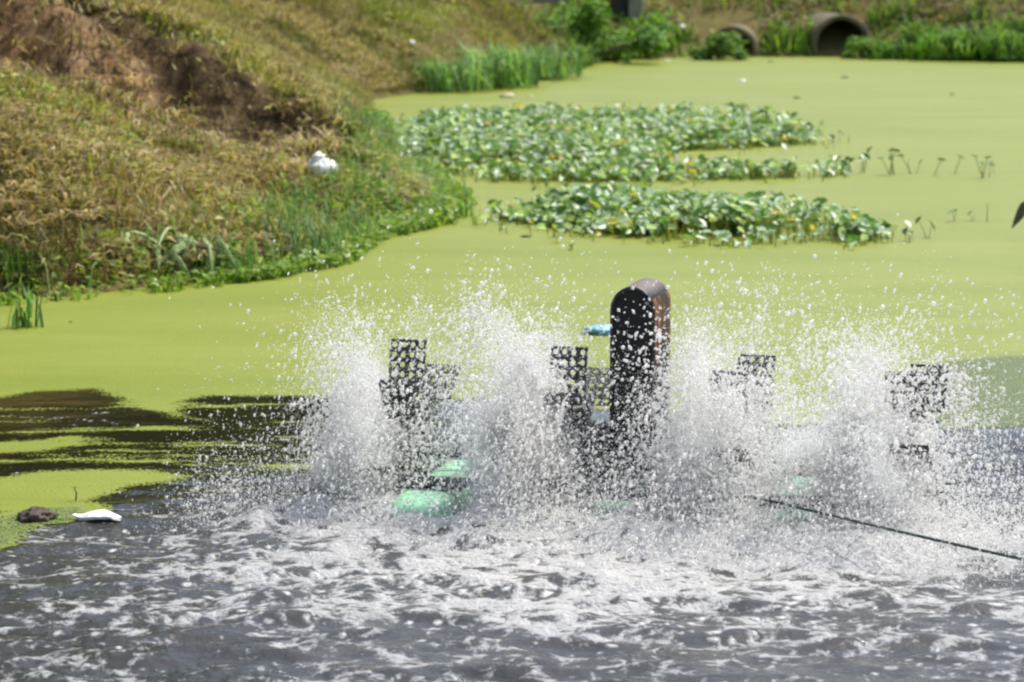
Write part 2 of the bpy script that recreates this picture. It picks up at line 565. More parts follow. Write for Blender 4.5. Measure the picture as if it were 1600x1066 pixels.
def leafset(base_v, base_f, P, n_dir, spin, size, col):
    """copies of a small leaf: its z axis along n_dir"""
    n = len(P)
    nz = n_dir / np.linalg.norm(n_dir, axis=1, keepdims=True)
    ref = np.stack([np.cos(spin), np.sin(spin), np.zeros(n)], -1)
    ax = ref - nz * (ref * nz).sum(1, keepdims=True)
    ax /= np.linalg.norm(ax, axis=1, keepdims=True) + 1e-9
    ay = np.cross(nz, ax)
    M = np.stack([ax, ay, nz], -1)
    V = np.einsum('nij,mj->nmi', M, base_v) * np.asarray(size).reshape(-1, 1, 1) + P[:, None]
    k = len(base_v)
    Fc = (np.arange(n) * k)[:, None, None] + np.asarray(base_f)[None]
    return V.reshape(-1, 3), Fc.reshape(-1, 3), np.repeat(np.asarray(col), k, 0)


def join(parts):
    V, Fs, C, o = [], [], [], 0
    for v_, f_, c_ in parts:
        V.append(v_); Fs.append(f_ + o); C.append(c_); o += len(v_)
    return np.concatenate(V), np.concatenate(Fs), np.concatenate(C)


def pal(n, cols, p=None, jit=0.15):
    c = np.array(cols, float)[rng.choice(len(cols), n, p=p)]
    return np.clip(c * (1 + jit * rng.standard_normal((n, 1))), 0.005, 0.9)


def in_poly(n, px_poly):
    """random ground points inside a polygon given in photo pixels on the water level"""
    P = np.array([tuple(at(*p)[:2]) for p in px_poly])
    out = np.zeros((0, 2))
    lo, hi = P.min(0), P.max(0)
    while len(out) < n:
        c_ = lo + rng.random((n * 3, 2)) * (hi - lo)
        out = np.concatenate([out, c_[poly_sd(c_[:, 0], c_[:, 1], P) < 0]])
    return out[:n]


M_grass = foliage_mat('grass_blade', 0.6, 0.35, 0.25)
M_leaf = foliage_mat('glossy_leaf', 0.42, 0.35, 0.7)
M_dull = foliage_mat('dull_leaf', 0.55, 0.42, 0.3)

# ------------------------------------------------------------------ grass and weeds on the banks
def scatter_bank(n, xr, yr, tmin, tmax, power=1.0):
    y = yr[0] + (yr[1] - yr[0]) * rng.random(n) ** power
    x = xr[0] + (xr[1] - xr[0]) * rng.random(n)
    z, t_ = ground_z(x, y)
    ok = (t_ > tmin) & (t_ < tmax) & (np.abs(x) < 0.195 * y + 0.3)
    return np.stack([x, y, z], -1)[ok], t_[ok]


straw = [(.36, .28, .12), (.27, .20, .085), (.23, .23, .05), (.15, .18, .03), (.15, .09, .042)]
P, tt = scatter_bank(330000, (-7.6, 1.4), (13, 38), 0.05, 7, 1.35)
dys = P[:, 1] - scarp_y(P[:, 0])
nb = sst(-1.6, -0.3, dys) * sst(0.45, 0.1, dys) * sst(0.1, 0.8, tt)
cl = fbm(P[:, 0] * 1.8, P[:, 1] * 1.8, 3, 17)
ok = (rng.random(len(P)) > nb * 0.48) & ~((P[:, 0] > -1.0) & (tt < .7) & (P[:, 1] < 24) & (rng.random(len(P)) < .85))
dk = nb[ok]
kp = ok & (rng.random(len(P)) < 0.25 + 1.5 * sst(0.38, 0.6, cl))
ok = kp
dk = nb[ok]
P, tt, cl = P[ok], tt[ok], cl[ok]
n = len(P)
patchy = (0.62 + 0.62 * sst(.36, .62, fbm(P[:, 0] * 2.4, P[:, 1] * 1.7, 3, 97)))[:, None]
green = sst(0.44, 0.60, fbm(P[:, 0] * 1.1, P[:, 1] * 0.8, 3, 27)) * (0.45 + 0.35 * sst(19, 21, P[:, 1])) + 0.30 * sst(23, 28, P[:, 1])
c_dry = pal(n, straw, [.28, .27, .2, .1, .15])
c_grn = pal(n, [(.20, .25, .03), (.27, .29, .045), (.11, .16, .02), (.33, .31, .08)])
g = (rng.random(n) < green)[:, None]
col = np.where(g, c_grn, c_dry)
col = np.where((rng.random(n) < dk)[:, None], pal(n, [(.08, .055, .03), (.17, .12, .06), (.33, .26, .12), (.19, .19, .05)]), col)
col = col * patchy
V1 = blades(P, 0.05 + 0.15 * rng.random(n) ** 2, 0.006 + 0.008 * rng.random(n), rng.random(n) * 6.283, 0.4 + 1.5 * rng.random(n), col)
bank_grass = link('bank_grass', mesh_arr('bank_grass', *V1[:2], col=V1[2]), M_grass)
tag(bank_grass, 'short dry straw and olive grass over the sloping left bank', 'grass', kind='stuff')

P, tt = scatter_bank(110000, (-7.4, 0.6), (13, 33), 0.1, 6, 1.3)
cl = fbm(P[:, 0] * 1.3 + 5, P[:, 1] * 1.3, 3, 44)
P = P[rng.random(len(P)) < 0.1 + 1.2 * sst(.5, .62, cl)]
n = len(P)
P[:, 2] += .015 + .03 * rng.random(n)
V1 = blades(P, 0.05 + 0.05 * rng.random(n), .010 + .008 * rng.random(n), rng.normal(0.4, .7, n) + np.where(rng.random(n) < .5, 0, math.pi), 2.2 + 2.5 * rng.random(n),
            pal(n, [(.56, .46, .27), (.45, .36, .19), (.30, .21, .10), (.38, .37, .17)]))
hay = link('dry_hay', mesh_arr('dry_hay', *V1[:2], col=V1[2]), M_grass)
tag(hay, 'flattened tan cut grass lying over the left bank', 'hay', kind='stuff')

lv = np.array([[0, 0, 0], [.5, .28, .06], [1, 0, -.05], [.5, -.28, .06]])
lf = np.array([[0, 2, 1], [0, 3, 2]])
P, tt = scatter_bank(60000, (-7.4, 1.4), (13, 36), 0.0, 6, 1.3)
cl = fbm(P[:, 0] * 1.1, P[:, 1] * 1.1, 3, 37)
dys = P[:, 1] - scarp_y(P[:, 0])
ok = (rng.random(len(P)) < 0.05 + 1.3 * sst(0.46, 0.62, cl)) & (rng.random(len(P)) > 0.9 * sst(-1.4, -.4, dys) * sst(.3, .1, dys))
P = P[ok]
n = len(P)
P[:, 2] += 0.02 + 0.07 * rng.random(n)
nd = np.stack([rng.normal(0, .5, n), rng.normal(0, .5, n), np.ones(n)], -1)
V1 = leafset(lv, lf, P, nd, rng.random(n) * 6.283, 0.03 + 0.045 * rng.random(n),
             pal(n, [(.24, .32, .05), (.31, .37, .08), (.15, .22, .035), (.42, .42, .15)]))
bank_weeds = link('bank_weeds', mesh_arr('bank_weeds', *V1[:2], col=V1[2]), M_dull)
tag(bank_weeds, 'small yellow green leafy weeds creeping over the left bank', 'weeds', kind='stuff')

# green marginal growth along the near shore
P, tt = scatter_bank(150000, (-3.4, 0.3), (13.6, 24), -0.22, 0.95, 1.0)
prom = sst(-1.3, -0.8, P[:, 0]) * sst(16.2, 17.2, P[:, 1])
lush = sst(-2.1, -1.0, P[:, 0] + 0.25 * (fbm(P[:, 0] * 3, P[:, 1] * 3, 2, 3) - .5)) 
ok = rng.random(len(P)) < (lush * 0.9 + 0.07 + prom) * sst(0.60, 0.22, tt - 0.25 * sst(-1.4, -0.8, P[:, 0])) * (0.35 + 1.1 * sst(.4, .55, fbm(P[:, 0] * 2.5, P[:, 1] * 2.5, 2, 6)))
P, tt = P[ok], tt[ok]
P[:, 2] = np.maximum(P[:, 2], 0.0)
n = len(P)
tall = (rng.random(n) < np.where((P[:, 0] < -0.85), 0.06, 0.012))
V1 = blades(P, np.where(tall, .16 + .16 * rng.random(n), .03 + .07 * rng.random(n)), np.where(tall, .012, .013), rng.random(n) * 6.283,
            np.where(tall, .15 + .5 * rng.random(n), .5 + rng.random(n)),
            np.where(tall[:, None], pal(n, [(.13, .25, .10), (.19, .30, .11), (.27, .32, .11)]), pal(n, [(.18, .31, .035), (.25, .39, .05), (.33, .42, .09), (.12, .22, .03)])))
Q = P[rng.random(n) < 0.55].copy()
k = len(Q)
Q[:, 2] += 0.02 + 0.06 * rng.random(k)
V2 = leafset(lv, lf, Q, np.stack([rng.normal(0, .45, k), rng.normal(0, .45, k), np.ones(k)], -1), rng.random(k) * 6.283, .035 + .04 * rng.random(k),
             pal(k, [(.17, .30, .04), (.24, .36, .06), (.12, .22, .03), (.33, .42, .16)]))
J = join([V1, V2])
shore = link('shore_grass', mesh_arr('shore_grass', *J[:2], col=J[2]), M_dull)
tag(shore, 'lush green grass and creeping plants along the near water edge', 'grass', kind='stuff')

# far bank growth
P, tt = scatter_bank(110000, (-2, 9), (37, 45), 0.0, 5)
cl = fbm(P[:, 0] * 1.2, P[:, 1] * 1.2, 3, 57)
gz = np.clip(sst(0.7, 0.25, tt) + sst(4.2, 5.2, P[:, 0]) * sst(1.3, 0.6, tt), 0, 1)
ok = rng.random(len(P)) < (0.12 + 0.88 * gz) * (0.4 + 0.9 * sst(.4, .55, cl))
# keep the two pipe mouths free
pm1, pm2 = at(1318, 88), at(1142, 88)
for pm in (pm1, pm2):
    ok &= ~((np.abs(P[:, 0] - pm.x) < 0.42) & (P[:, 1] < pm.y + 0.9))
P, gz, cl = P[ok], gz[ok], cl[ok]
n = len(P)
g = (rng.random(n) < 0.25 + 0.75 * gz)[:, None]
V1 = blades(P, np.where(g[:, 0], (.06 + .20 * rng.random(n)) * (0.35 + 1.5 * sst(.35, .65, fbm(P[:, 0] * 2.2, P[:, 1] * 2, 2, 63))), .05 + .10 * rng.random(n)), .02 + .02 * rng.random(n), rng.random(n) * 6.283, .3 + .9 * rng.random(n),
            np.where(g, pal(n, [(.12, .24, .04), (.18, .31, .055), (.25, .35, .09), (.09, .17, .03)]), pal(n, straw + [(.12, .07, .04)])))
far_grass = link('far_bank_grass', mesh_arr('far_bank_grass', *V1[:2], col=V1[2]), M_dull)
tag(far_grass, 'green and brown grass on the far bank around the pipes', 'grass', kind='stuff')

P, tt = scatter_bank(40000, (-2, 9), (37, 44), 0.15, 4)
cl = fbm(P[:, 0] * 2.0, P[:, 1] * 2.0, 3, 58)
ok = rng.random(len(P)) < 0.08 + 1.1 * sst(.46, .6, cl)
for pm in (pm1, pm2):
    ok &= ~((np.abs(P[:, 0] - pm.x) < 0.5) & (P[:, 1] < pm.y + 1.0))
P = P[ok]
n = len(P)
P[:, 2] += .02 + .12 * rng.random(n)
V1 = leafset(lv, lf, P, np.stack([rng.normal(0, .6, n), rng.normal(-.2, .6, n), np.ones(n)], -1), rng.random(n) * 6.283, .05 + .06 * rng.random(n),
             pal(n, [(.15, .20, .05), (.24, .27, .08), (.10, .14, .035), (.30, .24, .12), (.20, .12, .07)]))
far_weeds = link('far_bank_weeds', mesh_arr('far_bank_weeds', *V1[:2], col=V1[2]), M_dull)
tag(far_weeds, 'mottled olive and brown weeds covering the far bank slope', 'weeds', kind='stuff')

# ------------------------------------------------------------------ water hyacinth mats
hv = np.array([[-.5, 0, 0], [-.2, .30, .10], [.25, .26, .09], [.55, 0, -.06], [.25, -.26, .09], [-.2, -.30, .10], [0, 0, -.02]])
hf = np.array([[6, 1, 0], [6, 2, 1], [6, 3, 2], [6, 4, 3], [6, 5, 4], [6, 0, 5]])


def mat_plants(name, label, poly, n_leaf, hmin, hmax, dens_seed, sheen=0.5):
    P2 = in_poly(int(n_leaf * 2.2), poly)
    P2 = P2 + rng.normal(0, 1, P2.shape) * (rng.random((len(P2), 1)) ** 4 * [[.28, .38]])
    d = fbm(P2[:, 0] * 1.6, P2[:, 1] * 1.1, 3, dens_seed)
    xe = max(at(*p).x for p in poly)
    d = d - 0.16 * sst(xe - 1.7, xe, P2[:, 0])
    PP = np.array([tuple(at(*p)[:2]) for p in poly])
    edge = -poly_sd(P2[:, 0], P2[:, 1], PP)
    ok = rng.random(len(P2)) < sst(0.36, 0.56, d + 0.16 * np.clip(edge, 0, .6)) + 0.10
    P2, edge = P2[ok][:n_leaf], edge[ok][:n_leaf]
    n = len(P2)
    hgt = (hmin + (hmax - hmin) * rng.random(n) ** 0.8) * (0.45 + 0.55 * sst(0, .35, edge)) * (0.6 + 0.8 * fbm(P2[:, 0] * 3.1, P2[:, 1] * 2.3, 2, dens_seed + 5))
    top = np.stack([P2[:, 0] + rng.normal(0, .03, n), P2[:, 1] + rng.normal(0, .03, n), hgt], -1)
    # leaves open upward, many of them flopped towards one side
    nd_ = np.stack([rng.normal(0.1, .7, n), rng.normal(-.1, .7, n), 0.45 + .7 * rng.random(n)], -1)
    col_ = pal(n, [(.10, .22, .05), (.17, .30, .10), (.48, .60, .43), (.38, .48, .13), (.55, .44, .08)], [.20, .22, .46, .10, .02])  # palest green carries the leaves' sky sheen as colour
    L = leafset(hv, hf, top, nd_, rng.random(n) * 6.283, .042 + .048 * rng.random(n), col_)
    b = np.stack([P2[:, 0], P2[:, 1], np.zeros(n)], -1)
    S = blades(b, hgt, .011, rng.random(n) * 6.283, .1 + .25 * rng.random(n), pal(n, [(.20, .25, .04), (.12, .19, .03), (.28, .26, .06)]))
    J_ = join([L, S])
    o = link(name, mesh_arr(name, *J_[:2], col=J_[2], smooth=False), M_leaf)
    tag(o, label, 'water hyacinth', kind='stuff')
    return o


mat_plants('hyacinth_mat', 'broad far mat of water hyacinth with painted pale sheen reaching out from the left bank',
           [(560, 250), (585, 222), (640, 200), (760, 193), (900, 190), (1000, 186), (1110, 189), (1220, 196), (1285, 208), (1270, 226), (1150, 234), (1040, 238), (1010, 256), (930, 270), (760, 278), (690, 278), (620, 262)],
           10500, .06, .18, 101)
mat_plants('hyacinth_mat', 'thin row of water hyacinth between the two wide leafy mats',
           [(760, 278), (1000, 272), (1250, 274), (1330, 272), (1300, 278), (1200, 280), (1020, 285), (860, 287), (770, 286)], 1000, .06, .19, 103)
mat_plants('hyacinth_mat', 'dense nearer mat of water hyacinth floating behind the spray',
           [(785, 340), (840, 334), (980, 333), (1140, 333), (1240, 340), (1330, 354), (1372, 364), (1362, 378), (1250, 382), (1120, 386), (1030, 380), (960, 366), (880, 358), (800, 345)],
           5200, .06, .19, 107)

# single stragglers trailing off the mats
leaf_me = mesh_arr('leaf', hv, hf)
leaf_me.materials.append(simple('straggler_leaf', (.07, .16, .035), (.15, .25, .08), 30, 0.35))
stalk_mat = simple('straggler_stalk', (.12, .18, .03), (.22, .24, .05), 20, 0.5)


def tube_mesh(name, pts, r0, r1, seg=6):
    pts = [Vector(p) for p in pts]
    V_, F_ = [], []
    for i, p in enumerate(pts):
        d_ = (pts[min(i + 1, len(pts) - 1)] - pts[max(i - 1, 0)]).normalized()
        u_ = d_.orthogonal().normalized()
        w_ = d_.cross(u_)
        r_ = r0 + (r1 - r0) * i / (len(pts) - 1)
        for k_ in range(seg):
            a__ = 2 * math.pi * k_ / seg
            V_.append(p + (u_ * math.cos(a__) + w_ * math.sin(a__)) * r_)
    # keep the ring frames consistent
    for i in range(len(pts) - 1):
        for k_ in range(seg):
            F_.append((i * seg + k_, i * seg + (k_ + 1) % seg, (i + 1) * seg + (k_ + 1) % seg, (i + 1) * seg + k_))
    me_ = bpy.data.meshes.new(name)
    F_.append(tuple(range(seg))[::-1])
    F_.append(tuple(range((len(pts) - 1) * seg, len(pts) * seg)))
    me_.from_pydata([tuple(q_) for q_ in V_], [], F_)
    for p_ in me_.polygons:
        p_.use_smooth = True
    return me_


stalk_me = tube_mesh('stalk', [(0, 0, 0), (.012, 0, .45), (.06, 0, 1.0)], .030, .022, 5)
stalk_me.materials.append(stalk_mat)
strag = [(1302, 268, .17, 3, 'first straggling hyacinth sprig past the end of the thin row'), (1322, 272, .13, 3, 'low straggling hyacinth sprig just past the thin row'),
         (1348, 270, .20, 3, 'leaning hyacinth sprig in the gap of the trailing row'),
         (1396, 273, .19, 4, 'bushiest hyacinth sprig in the middle of the trailing row'), (1428, 272, .16, 3, 'dark hyacinth sprig right after the bushiest one'),
         (1466, 273, .13, 1, 'single bare hyacinth stalk in the trailing row'), (1495, 272, .15, 1, 'lone hyacinth stalk with one leaf before the last sprig'),
         (1536, 278, .17, 4, 'last hyacinth sprig at the far end of the trailing row'), (1560, 272, .08, 1, 'tiny hyacinth leaf beside the last sprig of the trailing row'),
         (1296, 232, .12, 2, 'small hyacinth sprig off the tip of the broad far mat'), (1312, 222, .12, 1, 'bare stalk leaning off the tip of the broad far mat'),
         (1390, 372, .10, 3, 'hyacinth sprig touching the right end of the nearer mat'), (1420, 376, .11, 3, 'low hyacinth sprig floating past the nearer mat'),
         (1446, 372, .12, 2, 'bent hyacinth sprig second past the nearer mat'), (1492, 346, .10, 2, 'hyacinth sprig with two leaves on a trailing runner'),
         (1520, 346, .08, 2, 'small dark hyacinth leaves on the trailing runner'), (1552, 348, .15, 1, 'tall bent hyacinth stalk ending the trailing runner')]
for (px, py, hh_, nl, lab) in strag:
    b = at(px, py)
    r = empty('hyacinth_plant', b)
    tag(r, lab, 'water hyacinth', 'straggling hyacinth sprigs')
    for i in range(nl):
        az = rng.random() * 6.283
        hs = hh_ * (0.65 + 0.4 * rng.random())
        s_ = link('stalk', stalk_me, None, r)
        s_.location = (rng.normal(0, .02), rng.normal(0, .02), -.005)
        tilt = R(rng.uniform(4, 28))
        s_.rotation_euler = Euler((0, tilt, az))
        s_.scale = (hs * .8, hs * .8, hs)
        l_ = link('leaf', leaf_me, None, r)
        tipv = Euler((0, tilt, az)).to_matrix() @ Vector((.06 * hs, 0, hs))
        l_.location = Vector(s_.location) + tipv
        l_.rotation_euler = Euler((rng.normal(0, .5), rng.normal(0, .5), az))
        q_ = rng.uniform(.05, .09)
        l_.scale = (q_, q_, q_)

# ------------------------------------------------------------------ concrete pipes and footbridge on the far bank
M_conc = simple('weathered_concrete', (.20, .19, .15), (.40, .37, .31), 5, 0.85, 0.4)
M_pipe = simple('mossy_concrete', (.06, .058, .028), (.20, .165, .10), 4, 0.9, 0.5)
M_conc_in = simple('dark_concrete', (.03, .03, .025), (.07, .065, .05), 5, 0.8, 0.3)  # darker concrete tone for the pipe bores and the abutment


def culvert(px, top_y, base_y, dia, yaw, label):
    b = at(px, base_y)
    ang = PITCH + math.atan((top_y - 533) / F)
    ztop = CAM_H - b.y * math.tan(ang)
    r = empty('culvert_pipe', (b.x, b.y + 0.25, ztop - dia / 2), yaw)
    tag(r, label, 'pipe', 'concrete pipes under the far bank')
    Ro, Ri, L = dia / 2, dia / 2 - 0.07, 3.0
    seg = 40
    th = np.linspace(0, 2 * math.pi, seg, endpoint=False)
    def ring(rad, yv): return np.stack([rad * np.cos(th), np.full(seg, yv), rad * np.sin(th)], -1)
    def lathe(name, rings, mat):
        V_ = np.concatenate([ring(*q_) for q_ in rings])
        i = np.arange(seg)
        F_ = np.concatenate([np.stack([k_ * seg + i, k_ * seg + (i + 1) % seg, (k_ + 1) * seg + (i + 1) % seg, (k_ + 1) * seg + i], -1) for k_ in range(len(rings) - 1)])
        return link(name, mesh_arr(name, V_, F_, smooth=False), mat, r)
    lathe('pipe_wall', [(Ro, L), (Ro, .5), (Ro, .012), (Ro - .012, 0), (Ri + .012, 0), (Ri, .012), (Ri, .05)], M_pipe)
    lathe('pipe_bore', [(Ri, .052), (Ri, L), (.01, L)], M_conc_in)
    return r


culvert(1318, 24, 90, 0.84, R(7), 'larger round concrete pipe mouth opening through the far bank')
culvert(1146, 42, 90, 0.72, R(-10), 'lower concrete pipe half hidden by plants on the far bank')

br = empty('concrete_footbridge', at(900, 60))
br.location = (0, 0, 0)
tag(br, 'grey concrete footbridge slab and post above the far bushes', 'footbridge')


def box_me(name, sx, sy, sz, bev=0.0):
    bm = bmesh.new()
    bmesh.ops.create_cube(bm, size=1)
    bmesh.ops.scale(bm, vec=(sx, sy, sz), verts=bm.verts)
    if bev:
        bmesh.ops.bevel(bm, geom=bm.edges[:], offset=bev, segments=2, affect='EDGES', profile=0.5)
    me_ = bpy.data.meshes.new(name)
    bm.to_mesh(me_)
    bm.free()
    return me_


d_ = link('deck', box_me('deck', 1.05, 1.6, .16, .015), M_conc, br)
d_.location = (.26, 41.9, .82)
d2 = link('deck_edge', box_me('deck_edge', 1.15, .16, .30, .015), M_conc, br)
d2.location = (.26, 41.02, .87)
for x_, wd in ((1.80, .20),):
    p_ = link('post', box_me('post', wd, .22, 1.6, .02), M_conc, br)
    p_.location = (x_ - .06, 40.3, 1.25)
p_ = link('abutment', box_me('abutment', .24, .4, 1.2, .02), M_conc_in, br)
p_.location = (1.53, 40.55, 1.0)

def on_ground(px, py, lift=0.0):
    """where the sight line through a photo pixel first meets the bank or the water"""
    u_, v_ = (px - 800) / F, -(py - 533) / F
    d_ = np.array([u_, cp + v_ * sp, -sp + v_ * cp])
    k_ = np.linspace(8, 60, 1400)
    X_, Y_, Z_ = d_[0] * k_, d_[1] * k_, CAM_H + d_[2] * k_
    g_ = np.maximum(ground_z(X_, Y_)[0], 0) + lift
    hit = np.nonzero(Z_ <= g_)[0]
    i_ = hit[0] if len(hit) else -1
    return Vector((X_[i_], Y_[i_], g_[i_]))


# ------------------------------------------------------------------ shrubs and grass clumps at the water's edge
def leafy_shrub(px, py, w, h, d, n, label, cols, size=.09):
    b = on_ground(px, py)
    r = empty('shrub', b)
    tag(r, label, 'shrub', 'green shrubs on the far bank')
    lz = rng.uniform(.08, .7, 9)
    lobes = np.stack([rng.normal(0, .45, 9) * w * (1.15 - lz), rng.normal(0, .4, 9) * d, lz * h], -1)
    li = rng.integers(0, 9, n)
    dirn = rng.normal(size=(n, 3))
    dirn /= np.linalg.norm(dirn, axis=1, keepdims=True)
    rad = rng.random(n) ** .4 * np.array([w, d, h]).mean() * .33 * rng.uniform(.6, 1.2, 9)[li]
    P_ = lobes[li] + dirn * rad[:, None]
    P_[:, 2] = np.maximum(P_[:, 2], .01)
    nd_ = dirn * .7 + rng.normal(0, .4, (n, 3)) + [0, 0, .6]
    V_ = leafset(lv, lf, P_, nd_, rng.random(n) * 6.283, size * (.6 + .8 * rng.random(n)), pal(n, cols))
    link('foliage', mesh_arr('foliage', *V_[:2], col=V_[2]), M_dull, r)
    for k_ in range(4):
        e = lobes[k_]
        link('stem', tube_mesh('stem', [(e[0] * .2, e[1] * .2, -.1), (e[0] * .6, e[1] * .6, e[2] * .5), tuple(e)], .018, .008), M_stem, r)
    return r


M_stem = simple('brown_stem', (.07, .045, .025), (.13, .09, .05), 20, .8)
brightg = [(.12, .27, .04), (.18, .33, .055), (.25, .39, .09), (.085, .19, .03)]
deepg = [(.12, .24, .045), (.17, .30, .06), (.24, .36, .09), (.08, .15, .03)]
leafy_shrub(908, 78, 1.1, .72, .6, 2800, 'bright green shrub below the footbridge slab', brightg)
leafy_shrub(1005, 82, .9, .52, .8, 1900, 'rounded bright green shrub in front of the concrete post', brightg)
leafy_shrub(955, 88, .9, .32, .6, 1300, 'low dark green shrub overhanging the far water edge', deepg)
leafy_shrub(1120, 93, .60, .40, .3, 1200, 'dark leafy shrub hiding the left side of the lower pipe', deepg, .08)
leafy_shrub(1352, 92, .55, .30, .3, 800, 'low shrub at the foot of the larger pipe', brightg, .08)
leafy_shrub(592, 222, .30, .34, .5, 700, 'small green shrub where the broad mat meets the left bank', brightg, .06)


def bank_tree(x, y, h, rad, n, label, low=.3):
    z0 = float(ground_z(np.array([x]), np.array([y]))[0][0])
    r = empty('tree', (x, y, z0))
    tag(r, label, 'tree', 'trees above the left bank')
    tr = [(0, 0, -.2), (.08, .05, h * .3), (-.05, .1, h * .55), (.1, 0, h * .8)]
    link('trunk', tube_mesh('trunk', tr, .16, .05, 9), M_stem, r)
    lob = np.clip(rng.normal(0, .5, (16, 3)), -.95, .95) * [rad, rad, h * (.5 - .5 * low)] + [0, 0, h * (.5 + .5 * low)]
    for k_ in range(7):
        e = lob[k_]
        link('limb', tube_mesh('limb', [(0, .05, h * .4), (e[0] * .5, e[1] * .5, (h * .45 + e[2]) * .5), tuple(e)], .06, .02, 6), M_stem, r)
    li = rng.integers(0, 16, n)
    dn = rng.normal(size=(n, 3))
    dn /= np.linalg.norm(dn, axis=1, keepdims=True)
    P_ = lob[li] + dn * (rng.random(n) ** .5 * rad * .55 * rng.uniform(.6, 1.15, 16)[li])[:, None]
    ok_ = P_[:, 2] > h * low
    P_, dn, m_ = P_[ok_], dn[ok_], int(ok_.sum())
    V_ = leafset(lv, lf, P_, dn * .6 + rng.normal(0, .4, (m_, 3)) + [0, 0, .5], rng.random(m_) * 6.283, .24 + .22 * rng.random(m_),
                 pal(m_, [(.06, .12, .02), (.09, .16, .03), (.13, .20, .05)]))
    link('crown', mesh_arr('crown', *V_[:2], col=V_[2]), M_dull, r)


for a_t in ((-5.6, 17.6, 6.6, 2.3, 6000, 'leafy tree standing nearest above the left bank'),
            (-4.9, 25.2, 5.4, 2.1, 8000, 'low bushy tree above the clay hollow of the left bank', .06),
            (-8.6, 20.5, 7.6, 2.8, 6000, 'broad tree set back behind the left bank', .15),
            (-3.7, 29.2, 5.2, 1.7, 7000, 'low bushy tree further along the left bank', .10),
            (-2.6, 37.0, 6.4, 2.2, 7000, 'leafy tree at the far end of the left bank', .10),
            (-8.0, 12.5, 7.0, 2.6, 5000, 'leafy tree on the bank left of the picture')):
    bank_tree(*a_t)


def clump(px, py, n, spread, h, w, label, cols, lean=1.1, name='grass_clump', cat='grass clump', group='grass clumps at the water edge'):
    b = on_ground(px, py)
    sxy = np.clip(rng.normal(0, .45, (n, 2)), -.85, .85) * [spread[0], spread[1]]
    P_ = np.concatenate([sxy, np.full((n, 1), -.01)], 1)
    V_ = blades(P_, h * (.35 + .75 * rng.random(n)), w * (.6 + .6 * rng.random(n)), rng.random(n) * 6.283, lean * (.3 + 1.3 * rng.random(n)), pal(n, cols, jit=.3))
    o = link(name, mesh_arr(name, *V_[:2], col=V_[2]), M_dull)
    o.location = b
    tag(o, label, cat, group)
    return o


reedc = [(.15, .31, .10), (.21, .38, .13), (.32, .46, .18), (.11, .21, .05)]
clump(705, 138, 420, (.55, .7), .46, .024, 'arching green grass clump at the left of the far reed bed', reedc)
clump(775, 130, 520, (.55, .8), .60, .026, 'tallest arching grass clump in the middle of the far reed bed', reedc)
clump(845, 116, 420, (.55, .8), .50, .026, 'grass clump at the right end of the far reed bed', reedc)
clump(1410, 92, 420, (.6, .5), .34, .03, 'green grass clump right of the larger pipe', brightg)
clump(1490, 90, 520, (.6, .6), .52, .032, 'tall green grass clump on the far right bank', brightg)
clump(1580, 90, 420, (.5, .6), .50, .032, 'green grass clump cut by the right edge of the picture', brightg)
clump(40, 512, 26, (.10, .06), .24, .016, 'sparse green grass tuft standing in the duckweed at the left edge', reedc, .6)
clump(450, 395, 90, (.28, .16), .26, .013, 'upright blue green reed tuft at the tip of the near shore', [(.07, .16, .07), (.11, .21, .09)], .35)
clump(330, 420, 90, (.28, .16), .22, .014, 'upright green reed tuft beside the wilted pale leaves', [(.08, .17, .05), (.14, .22, .06)], .4)
clump(92, 812, 34, (.06, .03), .035, .006, 'low mossy weed tuft between the husk and the white block', deepg, 1.4)
clump(20, 430, 160, (.16, .25), .22, .016, 'dark green grass clump on the bank at the left edge', [(.05, .10, .02), (.09, .15, .03)], .8)
clump(690, 340, 70, (.25, .12), .20, .013, 'grass tuft at the outer corner of the green promontory', deepg, .5)

# wilted, pale broad leaves lying on the near shore
wl = empty('wilted_plant', (0, 0, 0))
wl.location = on_ground(262, 402)
tag(wl, 'cut plant with wilted pale green broad leaves lying by the shore', 'plant')
t = NT('wilted_leaf')
v = t.coord()
cc = t.ramp(t.noise(v, 9, 4), [(0.3, (.15, .23, .06)), (0.7, (.32, .38, .16))])
M_wilt = t.done(t.bsdf(Base_Color=cc, Roughness=0.6))
for i in range(24):
    L, wd = rng.uniform(.12, .22), rng.uniform(.014, .026)
    seg = 9
    V_, F_ = [], []
    for k_ in range(seg + 1):
        u = k_ / seg
        half = wd * math.sin(math.pi * min(1, u * .95 + .03)) ** .7 * (1 - .25 * (k_ % 2))
        zc = .16 * u - .34 * u * u
        V_ += [(-half, L * u, zc - .015), (0, L * u, zc), (half, L * u, zc - .015)]
    for k_ in range(seg):
        o_ = k_ * 3
        F_ += [(o_, o_ + 1, o_ + 4, o_ + 3), (o_ + 1, o_ + 2, o_ + 5, o_ + 4)]
    me_ = bpy.data.meshes.new('leaf')
    me_.from_pydata(V_, [], F_)
    o = link('leaf', me_, M_wilt, wl)
    o.location = (rng.uniform(-.26, .26), rng.uniform(-.16, .16), rng.uniform(.03, .13))
    o.rotation_euler = (rng.normal(0, .3), rng.normal(0, .3), rng.uniform(1.5, 4.8))
link('stem', tube_mesh('stem', [(-.3, .1, .02), (0, 0, .09), (.3, -.12, .05)], .012, .008), M_stem, wl)

